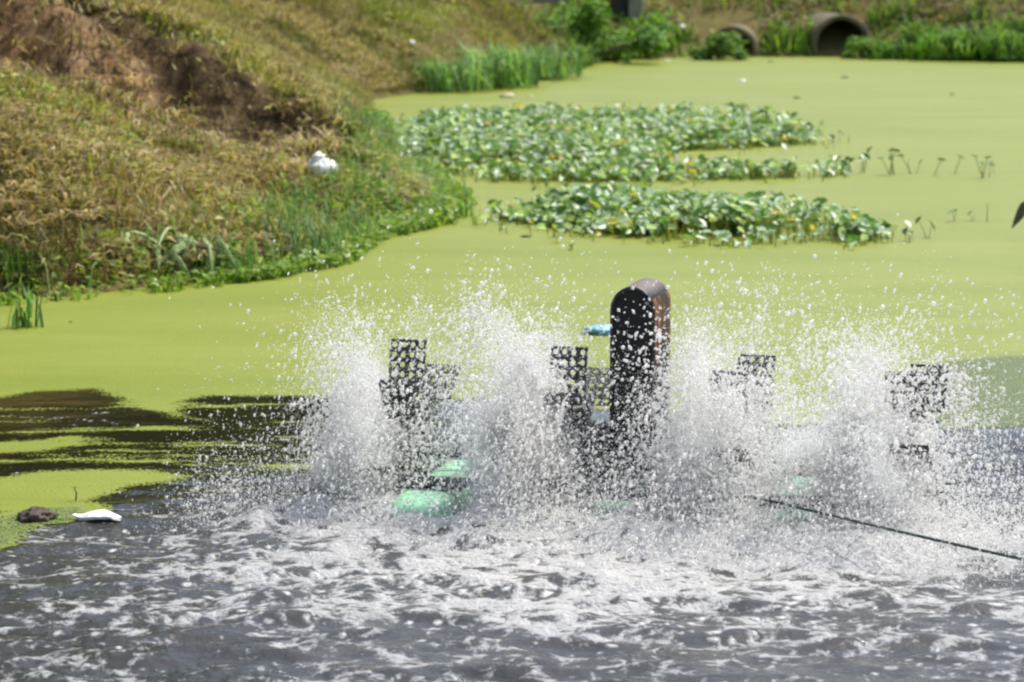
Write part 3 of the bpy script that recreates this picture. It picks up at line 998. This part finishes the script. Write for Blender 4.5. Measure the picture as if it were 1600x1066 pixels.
# dry stick on the bank
a0, a1 = (95, 205), (188, 262)
pts = []
for k_ in range(6):
    u = k_ / 5
    px, py = a0[0] + (a1[0] - a0[0]) * u, a0[1] + (a1[1] - a0[1]) * u
    pts.append(on_ground(px, py, .03))
pts = [Vector((p.x, p.y, p.z + .01)) for p in pts]
stick = link('dry_stick', tube_mesh('dry_stick', [p - pts[0] for p in pts], .008, .016), M_stem)
stick.location = pts[0]
tag(stick, 'thin dark dry stick lying down the left bank', 'stick')


# ------------------------------------------------------------------ litter
def lump_me(name, sx, sy, sz, seed, rough=.25, sub=3, freq=2.0, flat=0.0):
    bm = bmesh.new()
    bmesh.ops.create_icosphere(bm, subdivisions=sub, radius=1)
    from mathutils import noise as mn
    for v_ in bm.verts:
        k_ = 1 + rough * mn.noise(v_.co * freq + Vector((seed * 3.1, seed, 0))) + rough * .5 * mn.noise(v_.co * freq * 2.7 + Vector((seed, 0, seed)))
        v_.co = Vector((v_.co.x * sx, v_.co.y * sy, v_.co.z * sz)) * k_
        if flat and v_.co.z < -sz * flat:
            v_.co.z = -sz * flat
    me_ = bpy.data.meshes.new(name)
    bm.to_mesh(me_)
    bm.free()
    for p_ in me_.polygons:
        p_.use_smooth = True
    return me_


M_white = simple('white_plastic', (.72, .72, .70), (.86, .86, .84), 12, .4, .25)
M_foamw = simple('white_polystyrene', (.78, .78, .76), (.90, .90, .88), 40, .7, .3)
M_pink = simple('pink_plastic', (.75, .38, .36), (.85, .5, .46), 20, .5)
M_blue = simple('light_blue_plastic', (.16, .42, .62), (.34, .62, .80), 25, .35, .4)
M_husk = simple('brown_husk', (.030, .022, .016), (.10, .070, .052), 12, .8, .6)
M_straw = simple('tan_litter', (.42, .36, .24), (.60, .52, .36), 15, .7)
M_mud = simple('dark_mud_clump', (.02, .025, .01), (.06, .07, .025), 20, .8, .5)

bagp = on_ground(503, 286)
bag = empty('plastic_bag', bagp, R(20))
tag(bag, 'white knotted plastic bag lying at the foot of the left bank', 'bag')
bb = link('bag_body', lump_me('bag_body', .078, .07, .060, 3, .22, 4, 1.5), M_white, bag)
bag.scale = (1.2, 1.2, 1.2)
bb.location = (.0, 0, .07)
kn = link('knot', lump_me('knot', .036, .034, .036, 5, .5, 3, 2.5), M_white, bag)
kn.location = (-.018, 0, .122)

fp = at(151, 818)
fb = link('foam_block', lump_me('foam_block', .070, .034, .013, 31, .22, 4, 1.8, .6), M_foamw)
for v_ in fb.data.vertices:
    v_.co.x += .012 * math.sin(v_.co.y * 60) ; v_.co.z += .006 * math.sin(v_.co.x * 45 + 1)
fb.location = (fp.x, fp.y + .03, .018)
fb.rotation_euler = (R(4), R(3), R(-10))
tag(fb, 'white polystyrene block floating at the edge of the weed', 'foam block')

hp = at(54, 816)
hk = link('coconut_husk', lump_me('coconut_husk', .060, .06, .030, 9, .32, 4, 2.4), M_husk)
hk.location = (hp.x, hp.y + .05, .006)
tag(hk, 'brown coconut husk floating in the weed left of the white block', 'husk')

bp_ = at(938, 522)
bl = link('blue_wrapper', lump_me('blue_wrapper', .10, .06, .022, 11, .5, 4, 2.6), M_blue)
bl.location = (bp_.x + .03, bp_.y, .02)
tag(bl, 'light blue plastic wrapper floating on duckweed behind the motor cover', 'wrapper')

lit = [('white_litter', 643, 72, .07, M_white, 'white scrap of litter high on the grassy left bank', 'litter', True),
       ('white_litter', 1066, 47, .10, M_white, 'white crumpled litter on the far bank left of the lower pipe', 'litter', True),
       ('pink_wrapper', 1034, 87, .09, M_pink, 'pink wrapper at the far water edge', 'wrapper', False),
       ('white_litter', 1042, 96, .06, M_white, 'white scrap floating just below the pink wrapper', 'litter', False),
       ('white_litter', 1159, 127, .06, M_white, 'white scrap floating alone on the far duckweed', 'litter', False),
       ('white_litter', 1409, 28, .08, M_white, 'white litter on the far bank right of the larger pipe', 'litter', True),
       ('tan_scrap', 794, 152, .11, M_straw, 'pale tan scrap floating in front of the far reed bed', 'litter', False),
       ('tan_scrap', 828, 151, .05, M_straw, 'small tan scrap beside the longer pale scrap', 'litter', False),
       ('concrete_lump', 1104, 87, .12, M_conc, 'pale stone at the water edge left of the lower pipe', 'stone', False),
       ('white_litter', 82, 243, .05, M_white, 'whitish scrap in the dry grass on the left bank', 'litter', True),
       ('white_litter', 36, 150, .05, M_white, 'pale scrap near the left edge under the clay hollow', 'litter', True),
       ('mud_clump', 822, 371, .055, M_mud, 'dark weed clump floating left of the nearer mat', 'weed clump', False),
       ('mud_clump', 1204, 97, .06, M_mud, 'dark fleck floating in front of the two pipes', 'weed clump', False),
       ('mud_clump', 1320, 122, .08, M_mud, 'dark fleck floating below the larger pipe', 'weed clump', False),
       ('mud_clump', 1245, 154, .07, M_mud, 'faint dark fleck in the open duckweed above the mat tip', 'weed clump', False),
       ('mud_clump', 1488, 148, .05, M_mud, 'small dark fleck on the open duckweed at far right', 'weed clump', False),
       ('mud_clump', 110, 504, .022, M_mud, 'small dark fleck on duckweed beside the sparse tuft', 'weed clump', False)]
for i, (nm_, px, py, s_, mt, lab, cat, og) in enumerate(lit):
    p = on_ground(px, py) if og else at(px, py)
    s_ = s_ * (.6 if nm_ == 'mud_clump' else .85)
    o = link(nm_, lump_me(nm_, s_, s_ * .7, s_ * (.55 if og else .3), i + 20, .45, 3, 2.4), mt)
    o.location = (p.x, p.y, p.z + s_ * (.3 if og else .1))
    o.rotation_euler = (0, 0, rng.uniform(0, 3))
    tag(o, lab, cat, 'scraps around the pond')

# leaf on a broken stalk standing at the right edge
lp = at(1598, 372)
ds = empty('drooping_plant', lp)
tag(ds, 'dark drooping leaf on a bent stalk at the right edge', 'plant')
link('stalk', tube_mesh('stalk', [(.04, 0, -.01), (.05, 0, .12), (.02, 0, .18)], .006, .004), stalk_mat, ds)
t = NT('dark_leaf')
cc = t.ramp(t.noise(t.coord(), 14, 3), [(0.35, (.03, .06, .015)), (0.7, (.11, .09, .03))])
M_dark = t.done(t.bsdf(Base_Color=cc, Roughness=.5))
V_, F_ = [], []
for k_ in range(7):
    u = k_ / 6
    half = .045 * math.sin(math.pi * min(1, .1 + .9 * u)) + .004
    cxx = .03 - .10 * u
    zz = .19 - .13 * u * u
    V_ += [(cxx, -half * .5, zz - half), (cxx, 0, zz), (cxx, half * .3, zz + half)]
for k_ in range(6):
    o_ = k_ * 3
    F_ += [(o_, o_ + 1, o_ + 4, o_ + 3), (o_ + 1, o_ + 2, o_ + 5, o_ + 4)]
me_ = bpy.data.meshes.new('leaf')
me_.from_pydata(V_, [], F_)
link('leaf', me_, M_dark, ds)

# sprig standing in the weed tongue
sg = empty('weed_sprig', at(118, 782))
tag(sg, 'tiny dark sprig standing in the weed tongue near the husk', 'sprig')
link('stalk', tube_mesh('stalk', [(0, 0, -.01), (.004, 0, .025), (-.003, 0, .042)], .003, .002), M_mud, sg)
l_ = link('leaf', leaf_me, None, sg)
l_.location = (-.004, 0, .044)
l_.scale = (.025, .025, .025)

# ------------------------------------------------------------------ the paddle wheel aerator
aer = empty('paddle_wheel_aerator', AER, YAW)
tag(aer, 'four wheel paddle aerator with black motor cover and green floats churning the pond', 'aerator')
M_blackp = simple('black_plastic', (.010, .012, .012), (.024, .027, .026), 14, .42, .2)
M_steel = simple('dark_galvanised_steel', (.05, .055, .055), (.10, .105, .10), 30, .45, .1)
M_float = simple('green_float', (.26, .62, .36), (.38, .72, .48), 6, .35, .1)
t = NT('motor_cover_paint')
v = t.coord()
nz = t.n('ShaderNodeNewGeometry')
sep = t.n('ShaderNodeSeparateXYZ')
t.t.links.new(nz.outputs['Normal'], sep.inputs[0])
pale_top = t.math('MULTIPLY', t.ramp(sep.outputs[2], [(0.55, (0, 0, 0)), (0.92, (1, 1, 1))]), t.math('MULTIPLY_ADD', t.noise(v, 12, 4), 0.7, 0.4), clamp=True)  # paler tone where the hood faces up, broken by noise
base = t.ramp(t.noise(v, 9, 4), [(0.3, (.007, .007, .007)), (0.7, (.018, .016, .014))])
sxyz = t.n('ShaderNodeSeparateXYZ')
t.t.links.new(t.coord((1, 1, 1)), sxyz.inputs[0])
rst = t.noise(t.coord((14, 14, 2.2)), 1.4, 5, 0.65)
side = t.math('GREATER_THAN', sxyz.outputs[0], 0.066)
zfade = t.ramp(sxyz.outputs[2], [(0.42, (0, 0, 0)), (0.60, (1, 1, 1))])
rust_m = t.math('MULTIPLY', t.math('MULTIPLY', t.ramp(rst, [(0.42, (0, 0, 0)), (0.55, (1, 1, 1))]), side), zfade)
c = t.mix(rust_m, base, t.ramp(t.noise(v, 40, 3), [(0.3, (.16, .06, .02)), (0.7, (.34, .14, .05))]))
c = t.mix(t.math('MULTIPLY', pale_top, 0.75), c, (.26, .22, .20))
M_cover = t.done(t.bsdf(Base_Color=c, Roughness=0.6, Specular_IOR_Level=0.3, Normal=t.bump(t.noise(v, 30, 3), .15, .01)))

# motor cover: an arched hood
CXL, CW, CD, CTOP, CBOT = -0.068, 0.152, 0.25, 0.745, 0.20
prof = [(-CW / 2, CBOT), (-CW / 2, CTOP - CW / 2)]
for k_ in range(1, 14):
    a__ = math.pi - math.pi * k_ / 14
    prof.append((CW / 2 * math.cos(a__), CTOP - CW / 2 + CW / 2 * math.sin(a__)))
prof += [(CW / 2, CTOP - CW / 2), (CW / 2, CBOT)]
bm = bmesh.new()
rings = []
for yv, sc in ((-.102, .955), (-.095, 1.0), (.143, 1.0), (.150, .955)):
    rings.append([bm.verts.new((x_ * sc, yv, (z_ - .45) * (1 - (1 - sc) * .3) + .45)) for x_, z_ in prof])
for a_r, b_r in zip(rings, rings[1:]):
    for i in range(len(prof) - 1):
        bm.faces.new((a_r[i], a_r[i + 1], b_r[i + 1], b_r[i]))
bm.faces.new(rings[0][::-1])
bm.faces.new(rings[-1])
me_ = bpy.data.meshes.new('motor_cover')
bmesh.ops.recalc_face_normals(bm, faces=bm.faces)
bm.to_mesh(me_); bm.free()
for p_ in me_.polygons:
    p_.use_smooth = len(p_.vertices) == 4
cov = link('motor_cover', me_, M_cover, aer)
cov.location = (CXL, 0, 0)
# raised rim round the front of the hood
fr_pts = [Vector((x_ * .93, -.104, (z_ - .45) * .985 + .45)) for x_, z_ in prof]
link('cover_rim', tube_mesh('cover_rim', fr_pts, .006, .006, 6), M_blackp, cov)


def part_box(name, size, loc, mat, parent=aer, bev=.006, rot=(0, 0, 0)):
    o = link(name, box_me(name, *size, bev), mat, parent)
    o.location = loc
    o.rotation_euler = rot
    return o


def cyl_me(name, r0, r1, L, seg=20, axis_='X'):
    bm = bmesh.new()
    bmesh.ops.create_cone(bm, cap_ends=True, segments=seg, radius1=r0, radius2=r1, depth=L)
    if axis_ == 'X':
        bmesh.ops.rotate(bm, verts=bm.verts, cent=(0, 0, 0), matrix=Matrix.Rotation(math.pi / 2, 3, 'Y'))
    elif axis_ == 'Y':
        bmesh.ops.rotate(bm, verts=bm.verts, cent=(0, 0, 0), matrix=Matrix.Rotation(math.pi / 2, 3, 'X'))
    me_ = bpy.data.meshes.new(name)
    bm.to_mesh(me_); bm.free()
    for p_ in me_.polygons:
        p_.use_smooth = len(p_.vertices) == 4
    return me_


part_box('gearbox', (.20, .17, .20), (CXL - .03, 0.0, .15), M_blackp, bev=.02)
mo = link('motor', cyl_me('motor', .062, .062, .24), M_blackp, aer)
mo.location = (CXL - .16, .02, .20)
for k_ in range(5):
    fn = link('cooling_fin', cyl_me('cooling_fin', .070, .070, .008), M_blackp, mo)
    fn.location = (-.08 + .04 * k_, 0, 0)
ZS = 0.13
sh = link('shaft', cyl_me('shaft', .014, .014, 2.02, 12), M_steel, aer)
sh.location = (0, 0, ZS)
for y_ in (-.34, .34):
    rl = link('frame_rail', cyl_me('frame_rail', .018, .018, 1.62, 10), M_steel, aer)
    rl.location = (0.02, y_, .108)
for x_ in (CXL - .09, CXL + .09):
    cr = link('cross_bar', cyl_me('cross_bar', .015, .015, .68, 10, 'Y'), M_steel, aer)
    cr.location = (x_, 0, .09)

# floats: three hollow pontoons with tapered ends
def float_me():
    bm = bmesh.new()
    L, W_ = 1.05, .21
    secs = []
    for k_ in range(13):
        u = k_ / 12
        y_ = -L / 2 + L * u
        e = min(1, min(u, 1 - u) / .16)
        wv = W_ / 2 * (.62 + .38 * math.sin(e * math.pi / 2))
        zt = .050 + .03 * math.sin(e * math.pi / 2)
        zb = -.02 - .07 * math.sin(e * math.pi / 2)
        ring_ = []
        for j in range(16):
            a__ = 2 * math.pi * j / 16
            cx_ = abs(math.cos(a__)) ** .55 * (1 if math.cos(a__) >= 0 else -1)
            cz_ = abs(math.sin(a__)) ** .55 * (1 if math.sin(a__) >= 0 else -1)
            ring_.append(bm.verts.new((wv * cx_, y_, (zt + zb) / 2 + (zt - zb) / 2 * cz_)))
        secs.append(ring_)
    for a_r, b_r in zip(secs, secs[1:]):
        for j in range(16):
            bm.faces.new((a_r[j], a_r[(j + 1) % 16], b_r[(j + 1) % 16], b_r[j]))
    bm.faces.new(secs[0][::-1]); bm.faces.new(secs[-1])
    bmesh.ops.recalc_face_normals(bm, faces=bm.faces)
    me_ = bpy.data.meshes.new('float')
    bm.to_mesh(me_); bm.free()
    for p_ in me_.polygons:
        p_.use_smooth = True
    me_.materials.append(M_float)
    return me_


fme = float_me()
strap_me = box_me('float_strap', .225, .035, .012, .003)
for lx, yo in ((-.70, -.02), (-.09, .22), (.50, .22)):
    o = link('float', fme, None, aer)
    o.location = (lx, yo, .014)
    o.scale = (1, 1, .85)
    for y_ in (-.34, .34):
        s_ = link('float_strap', strap_me, M_blackp, o)
        s_.location = (0, y_ - yo, .084)

# wheels with perforated paddles
def paddle_me():
    nx_, nz_, w_, h_, th = 4, 5, .126, .165, .006
    V_, F_ = [], []
    def vid(p): V_.append(p); return len(V_) - 1
    cw, ch = w_ / nx_, h_ / nz_
    def surf(x_, z_, y_):
        return (x_, y_ + .035 * (z_ / h_) ** 2, z_)          # the plate cups towards its tip
    for i in range(nx_):
        for j in range(nz_):
            cx_, cz_ = -w_ / 2 + (i + .5) * cw, (j + .5) * ch
            out8, in8 = [], []
            for k_ in range(8):
                a__ = math.pi / 4 * k_
                ox, oz = math.cos(a__), math.sin(a__)
                mm = max(abs(ox), abs(oz))
                out8.append((cx_ + ox / mm * cw / 2, cz_ + oz / mm * ch / 2))
                in8.append((cx_ + ox * cw * .30, cz_ + oz * ch * .30))
            fo_ = [vid(surf(*p, -th / 2)) for p in out8]
            fi_ = [vid(surf(*p, -th / 2)) for p in in8]
            bo_ = [vid(surf(*p, th / 2)) for p in out8]
            bi_ = [vid(surf(*p, th / 2)) for p in in8]
            for k_ in range(8):
                k2 = (k_ + 1) % 8
                F_.append((fo_[k_], fo_[k2], fi_[k2], fi_[k_]))
                F_.append((bo_[k2], bo_[k_], bi_[k_], bi_[k2]))
                F_.append((fi_[k_], fi_[k2], bi_[k2], bi_[k_]))
    # outer edge strips
    def strip(p0, p1, n_):
        for k_ in range(n_):
            u0, u1 = k_ / n_, (k_ + 1) / n_
            a_p = (p0[0] + (p1[0] - p0[0]) * u0, p0[1] + (p1[1] - p0[1]) * u0)
            b_p = (p0[0] + (p1[0] - p0[0]) * u1, p0[1] + (p1[1] - p0[1]) * u1)
            F_.append(tuple(vid(surf(*q_)) for q_ in ((*a_p, -th), (*b_p, -th), (*b_p, th), (*a_p, th))))
    strip((-w_ / 2, 0), (w_ / 2, 0), 2); strip((w_ / 2, 0), (w_ / 2, h_), 6); strip((w_ / 2, h_), (-w_ / 2, h_), 2); strip((-w_ / 2, h_), (-w_ / 2, 0), 6)
    me_ = bpy.data.meshes.new('paddle')
    me_.from_pydata(V_, [], F_)
    me_.materials.append(M_blackp)
    return me_


pme = paddle_me()
RW = .39
spoke_me = box_me('spoke', .03, .018, RW - .165 - .03 + .05, .003)
hub_me = cyl_me('hub', .05, .05, .10, 18)
disc_me = cyl_me('hub_disc', .095, .095, .02, 24)
for wi, (lx, ph) in enumerate(zip(WX, (2, 5, 30, 24))):
    w_ = link('paddle_wheel', hub_me, M_blackp, aer)
    w_.location = (lx, 0, ZS)
    w_.rotation_euler = (R(ph), 0, 0)
    link('hub_disc', disc_me, M_blackp, w_)
    for k_ in range(8):
        a__ = math.pi / 4 * k_
        off = .022 * (1 if k_ % 2 else -1)
        rot = Matrix.Rotation(a__, 4, 'X')
        sp_ = link('spoke', spoke_me, M_blackp, w_)
        sp_.matrix_local = rot @ Matrix.Translation((off * .5, 0, .03 + (RW - .165) / 2))
        pd = link('paddle', pme, None, w_)
        pd.matrix_local = rot @ Matrix.Translation((off, 0, RW - .165))

# ------------------------------------------------------------------ mooring rope
r0 = at(1188, 779, .16)
r1 = at(1600, 868, .10)
dirv = r1 - r0
pts = []
for k_ in range(25):
    u = k_ / 24 * 1.9
    p = r0 + dirv * u
    p.z += -.012 * math.sin(min(1, u / 1.9) * math.pi)
    pts.append(p)
t = NT('green_rope')
wv = t.n('ShaderNodeTexWave')
t.t.links.new(t.coord(), wv.inputs['Vector'])
wv.inputs['Scale'].default_value = 40
cc = t.ramp(wv.outputs[1], [(0.2, (.008, .022, .018)), (0.8, (.03, .065, .05))])
M_rope = t.done(t.bsdf(Base_Color=cc, Roughness=.6))
rope = link('mooring_rope', tube_mesh('mooring_rope', [p - r0 for p in pts], .0046, .0046, 8), M_rope)
rope.location = r0
tag(rope, 'taut dark green mooring rope running from the aerator to the right', 'rope')

# ------------------------------------------------------------------ spray thrown up by the wheels
ico = bmesh.new()
bmesh.ops.create_icosphere(ico, subdivisions=1, radius=1)
ico.verts.ensure_lookup_table()
I_v = np.array([v_.co[:] for v_ in ico.verts]); I_f = np.array([[q_.index for q_ in f_.verts] for f_ in ico.faces])
ico.free()
T_v = np.array([[1, 1, 1], [1, -1, -1], [-1, 1, -1], [-1, -1, 1]], float) * .8
T_f = np.array([[0, 1, 2], [0, 3, 1], [0, 2, 3], [1, 3, 2]])
O_v = np.array([[1, 0, 0], [-1, 0, 0], [0, 1, 0], [0, -1, 0], [0, 0, 1], [0, 0, -1]], float)
O_f = np.array([[0, 2, 4], [2, 1, 4], [1, 3, 4], [3, 0, 4], [2, 0, 5], [1, 2, 5], [3, 1, 5], [0, 3, 5]])


def drops_mesh(name, P_, rad, vel, stretch, bv, bf):
    d_ = vel / (np.linalg.norm(vel, axis=1, keepdims=True) + 1e-9)
    B = bv[None] * rad[:, None, None]
    along = np.einsum('nmk,nk->nm', B, d_)
    B = B + along[..., None] * d_[:, None] * (stretch[:, None, None] - 1)
    V_ = (P_[:, None] + B).reshape(-1, 3)
    F_ = ((np.arange(len(P_)) * len(bv))[:, None, None] + bf[None]).reshape(-1, 3)
    return mesh_arr(name, V_, F_, smooth=True)


G = 9.81
cY, sY = math.cos(YAW), math.sin(YAW)


def throw(n, lx, njets, power, spread_xy, aim_y, jit):
    """ballistic drops in pulses; local frame of the aerator -> world"""
    jx = rng.normal(0, .055, njets)
    jy = rng.uniform(-.42, .18, njets)
    jz = rng.uniform(.0, .30, njets)
    up = power * (0.35 + 0.75 * rng.random(njets) ** 1.3)
    vx = rng.normal(0, spread_xy, njets)
    vy = aim_y + rng.normal(0, .38, njets)
    wgt = rng.random(njets) ** 2 + .08
    wgt = wgt * (1.6 - up / power)
    ji = rng.choice(njets, n, p=wgt / wgt.sum())
    T = 2 * up[ji] / G
    tt_ = T * (rng.random(n) ** .8) * 1.08
    v0 = np.stack([vx[ji], vy[ji], up[ji]], -1) * (1 + rng.normal(0, jit, (n, 1))) + rng.normal(0, .10, (n, 3))
    p0 = np.stack([jx[ji], jy[ji], jz[ji]], -1) + rng.normal(0, .02, (n, 3))
    p = p0 + v0 * tt_[:, None]
    p[:, 2] -= .5 * G * tt_ ** 2
    v1 = v0.copy(); v1[:, 2] -= G * tt_
    p[:, 0] += lx
    ok = (p[:, 2] > -.01) & (p[:, 2] < 0.62 + .40 * rng.random(n))
    p, v1 = p[ok], v1[ok]
    w_ = np.stack([AER.x + p[:, 0] * cY - p[:, 1] * sY, AER.y + p[:, 0] * sY + p[:, 1] * cY, p[:, 2]], -1)
    vw_ = np.stack([v1[:, 0] * cY - v1[:, 1] * sY, v1[:, 0] * sY + v1[:, 1] * cY, v1[:, 2]], -1)
    return w_, vw_


small, big_ = [], []
#        wheel  n_small n_big jets power spread aim
cfg = [(-0.97, 16500, 2000, 24, 2.7, .22, -.34),
       (-0.42, 23000, 2300, 26, 3.0, .28, -.30),
       (0.20, 23500, 2000, 26, 2.8, .32, -.25),
       (0.76, 26000, 2400, 30, 2.9, .38, -.25)]
mist, lig = [], []
for lx, ns, nb_, nj, pw, sxy, aim in cfg:
    small.append(throw(ns, lx, nj, pw, sxy, aim, .05))
    mist.append(throw(int(ns * 3.3), lx, nj, pw * .95, sxy, aim, .07))
    mist.append(throw(int(ns * 1.2), lx, 60, pw * .8, sxy * 1.5, aim, .20))
    lig.append(throw(420, lx, nj, pw * 1.05, sxy * 1.1, aim, .05))
    small.append(throw(ns // 4, lx, 200, pw * 1.15, sxy * 1.6, aim, .15))
    big_.append(throw(nb_, lx, nj, pw * 1.08, sxy * 1.1, aim, .06))
    big_.append(throw(nb_ // 2, lx, 200, pw * 1.2, sxy * 1.7, aim, .15))
# low veil of splash all along the front of the machine
n = 120000
lxv = np.where(rng.random(n) < .4, rng.uniform(-1.5, 1.9, n), rng.normal(.45, .55, n))
ly = -.45 + rng.normal(0, .22, n)
vz = rng.exponential(.09, n)
Pv = np.stack([AER.x + lxv * cY - ly * sY, AER.y + lxv * sY + ly * cY, vz], -1)
small.append((Pv[:26000], rng.normal(0, .5, (26000, 3)) + [0, 0, .6]))
mist.append((Pv[26000:], None))
Ps = np.concatenate([a for a, b in small]); Vs = np.concatenate([b for a, b in small])
Pb = np.concatenate([a for a, b in big_]); Vb = np.concatenate([b for a, b in big_])
rs = np.clip(rng.lognormal(math.log(.0024), .38, len(Ps)), .0012, .0060)
rb = np.clip(rng.lognormal(math.log(.0042), .30, len(Pb)), .0022, .0085)
t = NT('water_drop')
pr = t.bsdf(Base_Color=(.97, .97, .95), Roughness=0.16, IOR=1.6, Specular_IOR_Level=1.0)
tl = t.n('ShaderNodeBsdfTranslucent')
tl.inputs[0].default_value = (.98, .98, .96, 1)
body = t.mixsh(0.45, pr, tl.outputs[0])
tp = t.n('ShaderNodeBsdfTransparent')
M_drop = t.done(t.mixsh(0.58, tp.outputs[0], body))
spray = link('water_spray', drops_mesh('water_spray', Ps, rs, Vs, 1 + 2.0 * rng.random(len(Ps)) ** 3, T_v, T_f), M_drop)
tag(spray, 'white spray of fine drops thrown up by the aerator wheels', 'spray', kind='stuff')
# ropes and torn sheets of water still hanging together along the throw
rope_v, rope_f, ro = [], [], 0
for lx, ns, nb_, nj, pw, sxy, aim in cfg:
    for k_ in range(46):
        p0 = np.array([lx + rng.normal(0, .07), rng.uniform(-.42, .15), rng.uniform(.0, .25)])
        v0 = np.array([rng.normal(0, sxy * .9), aim + rng.normal(0, .35), pw * (.45 + .5 * rng.random())])
        T0 = rng.uniform(.02, .9) * v0[2] / G
        m_ = 22
        tt_ = T0 + np.linspace(0, rng.uniform(.05, .16), m_)
        c_ = p0 + v0 * tt_[:, None]
        c_[:, 2] -= .5 * G * tt_ ** 2
        c_ += np.cumsum(rng.normal(0, .0022, (m_, 3)), 0)
        rr_ = rng.uniform(.0018, .0055) * np.sin(np.linspace(.12, 3.0, m_)) * np.clip(.3 + 1.3 * rng.random(m_), .2, 1.6)
        rr_[rng.random(m_) < .12] *= .25
        flat = rng.uniform(1, 2.6)
        an = np.arange(6) * math.pi / 3
        ring_ = np.stack([np.cos(an) * flat, np.sin(an), np.zeros(6)], -1)
        q_ = c_[:, None] + ring_[None] * rr_[:, None, None]
        if q_[..., 2].min() < .02:
            continue
        wv_ = np.stack([AER.x + q_[..., 0] * cY - q_[..., 1] * sY, AER.y + q_[..., 0] * sY + q_[..., 1] * cY, q_[..., 2]], -1).reshape(-1, 3)
        i_ = np.arange(6)
        fs_ = np.concatenate([np.stack([j_ * 6 + i_, j_ * 6 + (i_ + 1) % 6, (j_ + 1) * 6 + (i_ + 1) % 6, (j_ + 1) * 6 + i_], -1) for j_ in range(m_ - 1)])
        rope_v.append(wv_); rope_f.append(fs_ + ro); ro += len(wv_)
ropes = link('water_strands', mesh_arr('water_strands', np.concatenate(rope_v), np.concatenate(rope_f), smooth=True), M_drop)
tag(ropes, 'torn strands of thrown water in the aerator spray', 'spray', kind='stuff')
Pl = np.concatenate([a for a, b in lig]); Vl = np.concatenate([b for a, b in lig])
Pb = np.concatenate([Pb, Pl]); Vb = np.concatenate([Vb, Vl])
st = np.concatenate([1 + 1.2 * rng.random(len(rb)) ** 3, rng.uniform(2.5, 8, len(Pl))])
rb = np.concatenate([rb, rng.uniform(.0014, .0028, len(Pl))])
spray2 = link('water_droplets', drops_mesh('water_droplets', Pb, rb, Vb, st, I_v[:12] if len(I_v) == 12 else I_v, I_f), M_drop)
tag(spray2, 'larger glinting water drops flying above the aerator', 'spray', kind='stuff')

# finest spray: a cloud of tiny round drops, drawn as points
Pm = np.concatenate([a for a, b in mist])
mme = bpy.data.meshes.new('spray_mist')
mme.vertices.add(len(Pm))
mme.vertices.foreach_set('co', Pm.astype(np.float32).ravel())
ra = mme.attributes.new('drop_radius', 'FLOAT', 'POINT')
ra.data.foreach_set('value', np.clip(rng.lognormal(math.log(.00085), .3, len(Pm)), .0004, .0018).astype(np.float32))
t = NT('mist_drop')
df = t.n('ShaderNodeBsdfDiffuse')
df.inputs[0].default_value = (.98, .98, .96, 1)
tl = t.n('ShaderNodeBsdfTranslucent')
tl.inputs[0].default_value = (.98, .98, .96, 1)
M_mist = t.done(t.mixsh(0.5, df.outputs[0], tl.outputs[0]))
mist_o = link('spray_mist', mme, M_mist)
tag(mist_o, 'pale veil of the finest mist hanging round the aerator wheels', 'mist', kind='stuff')
ng = bpy.data.node_groups.new('mist_points', 'GeometryNodeTree')
ng.interface.new_socket('Geometry', in_out='INPUT', socket_type='NodeSocketGeometry')
ng.interface.new_socket('Geometry', in_out='OUTPUT', socket_type='NodeSocketGeometry')
gi, go_ = ng.nodes.new('NodeGroupInput'), ng.nodes.new('NodeGroupOutput')
m2p = ng.nodes.new('GeometryNodeMeshToPoints')
na = ng.nodes.new('GeometryNodeInputNamedAttribute')
na.data_type = 'FLOAT'
na.inputs['Name'].default_value = 'drop_radius'
sm_ = ng.nodes.new('GeometryNodeSetMaterial')
sm_.inputs['Material'].default_value = M_mist
ng.links.new(gi.outputs[0], m2p.inputs['Mesh'])
ng.links.new(na.outputs['Attribute'], m2p.inputs['Radius'])
ng.links.new(m2p.outputs[0], sm_.inputs['Geometry'])
ng.links.new(sm_.outputs[0], go_.inputs[0])
md = mist_o.modifiers.new('points', 'NODES')
md.node_group = ng
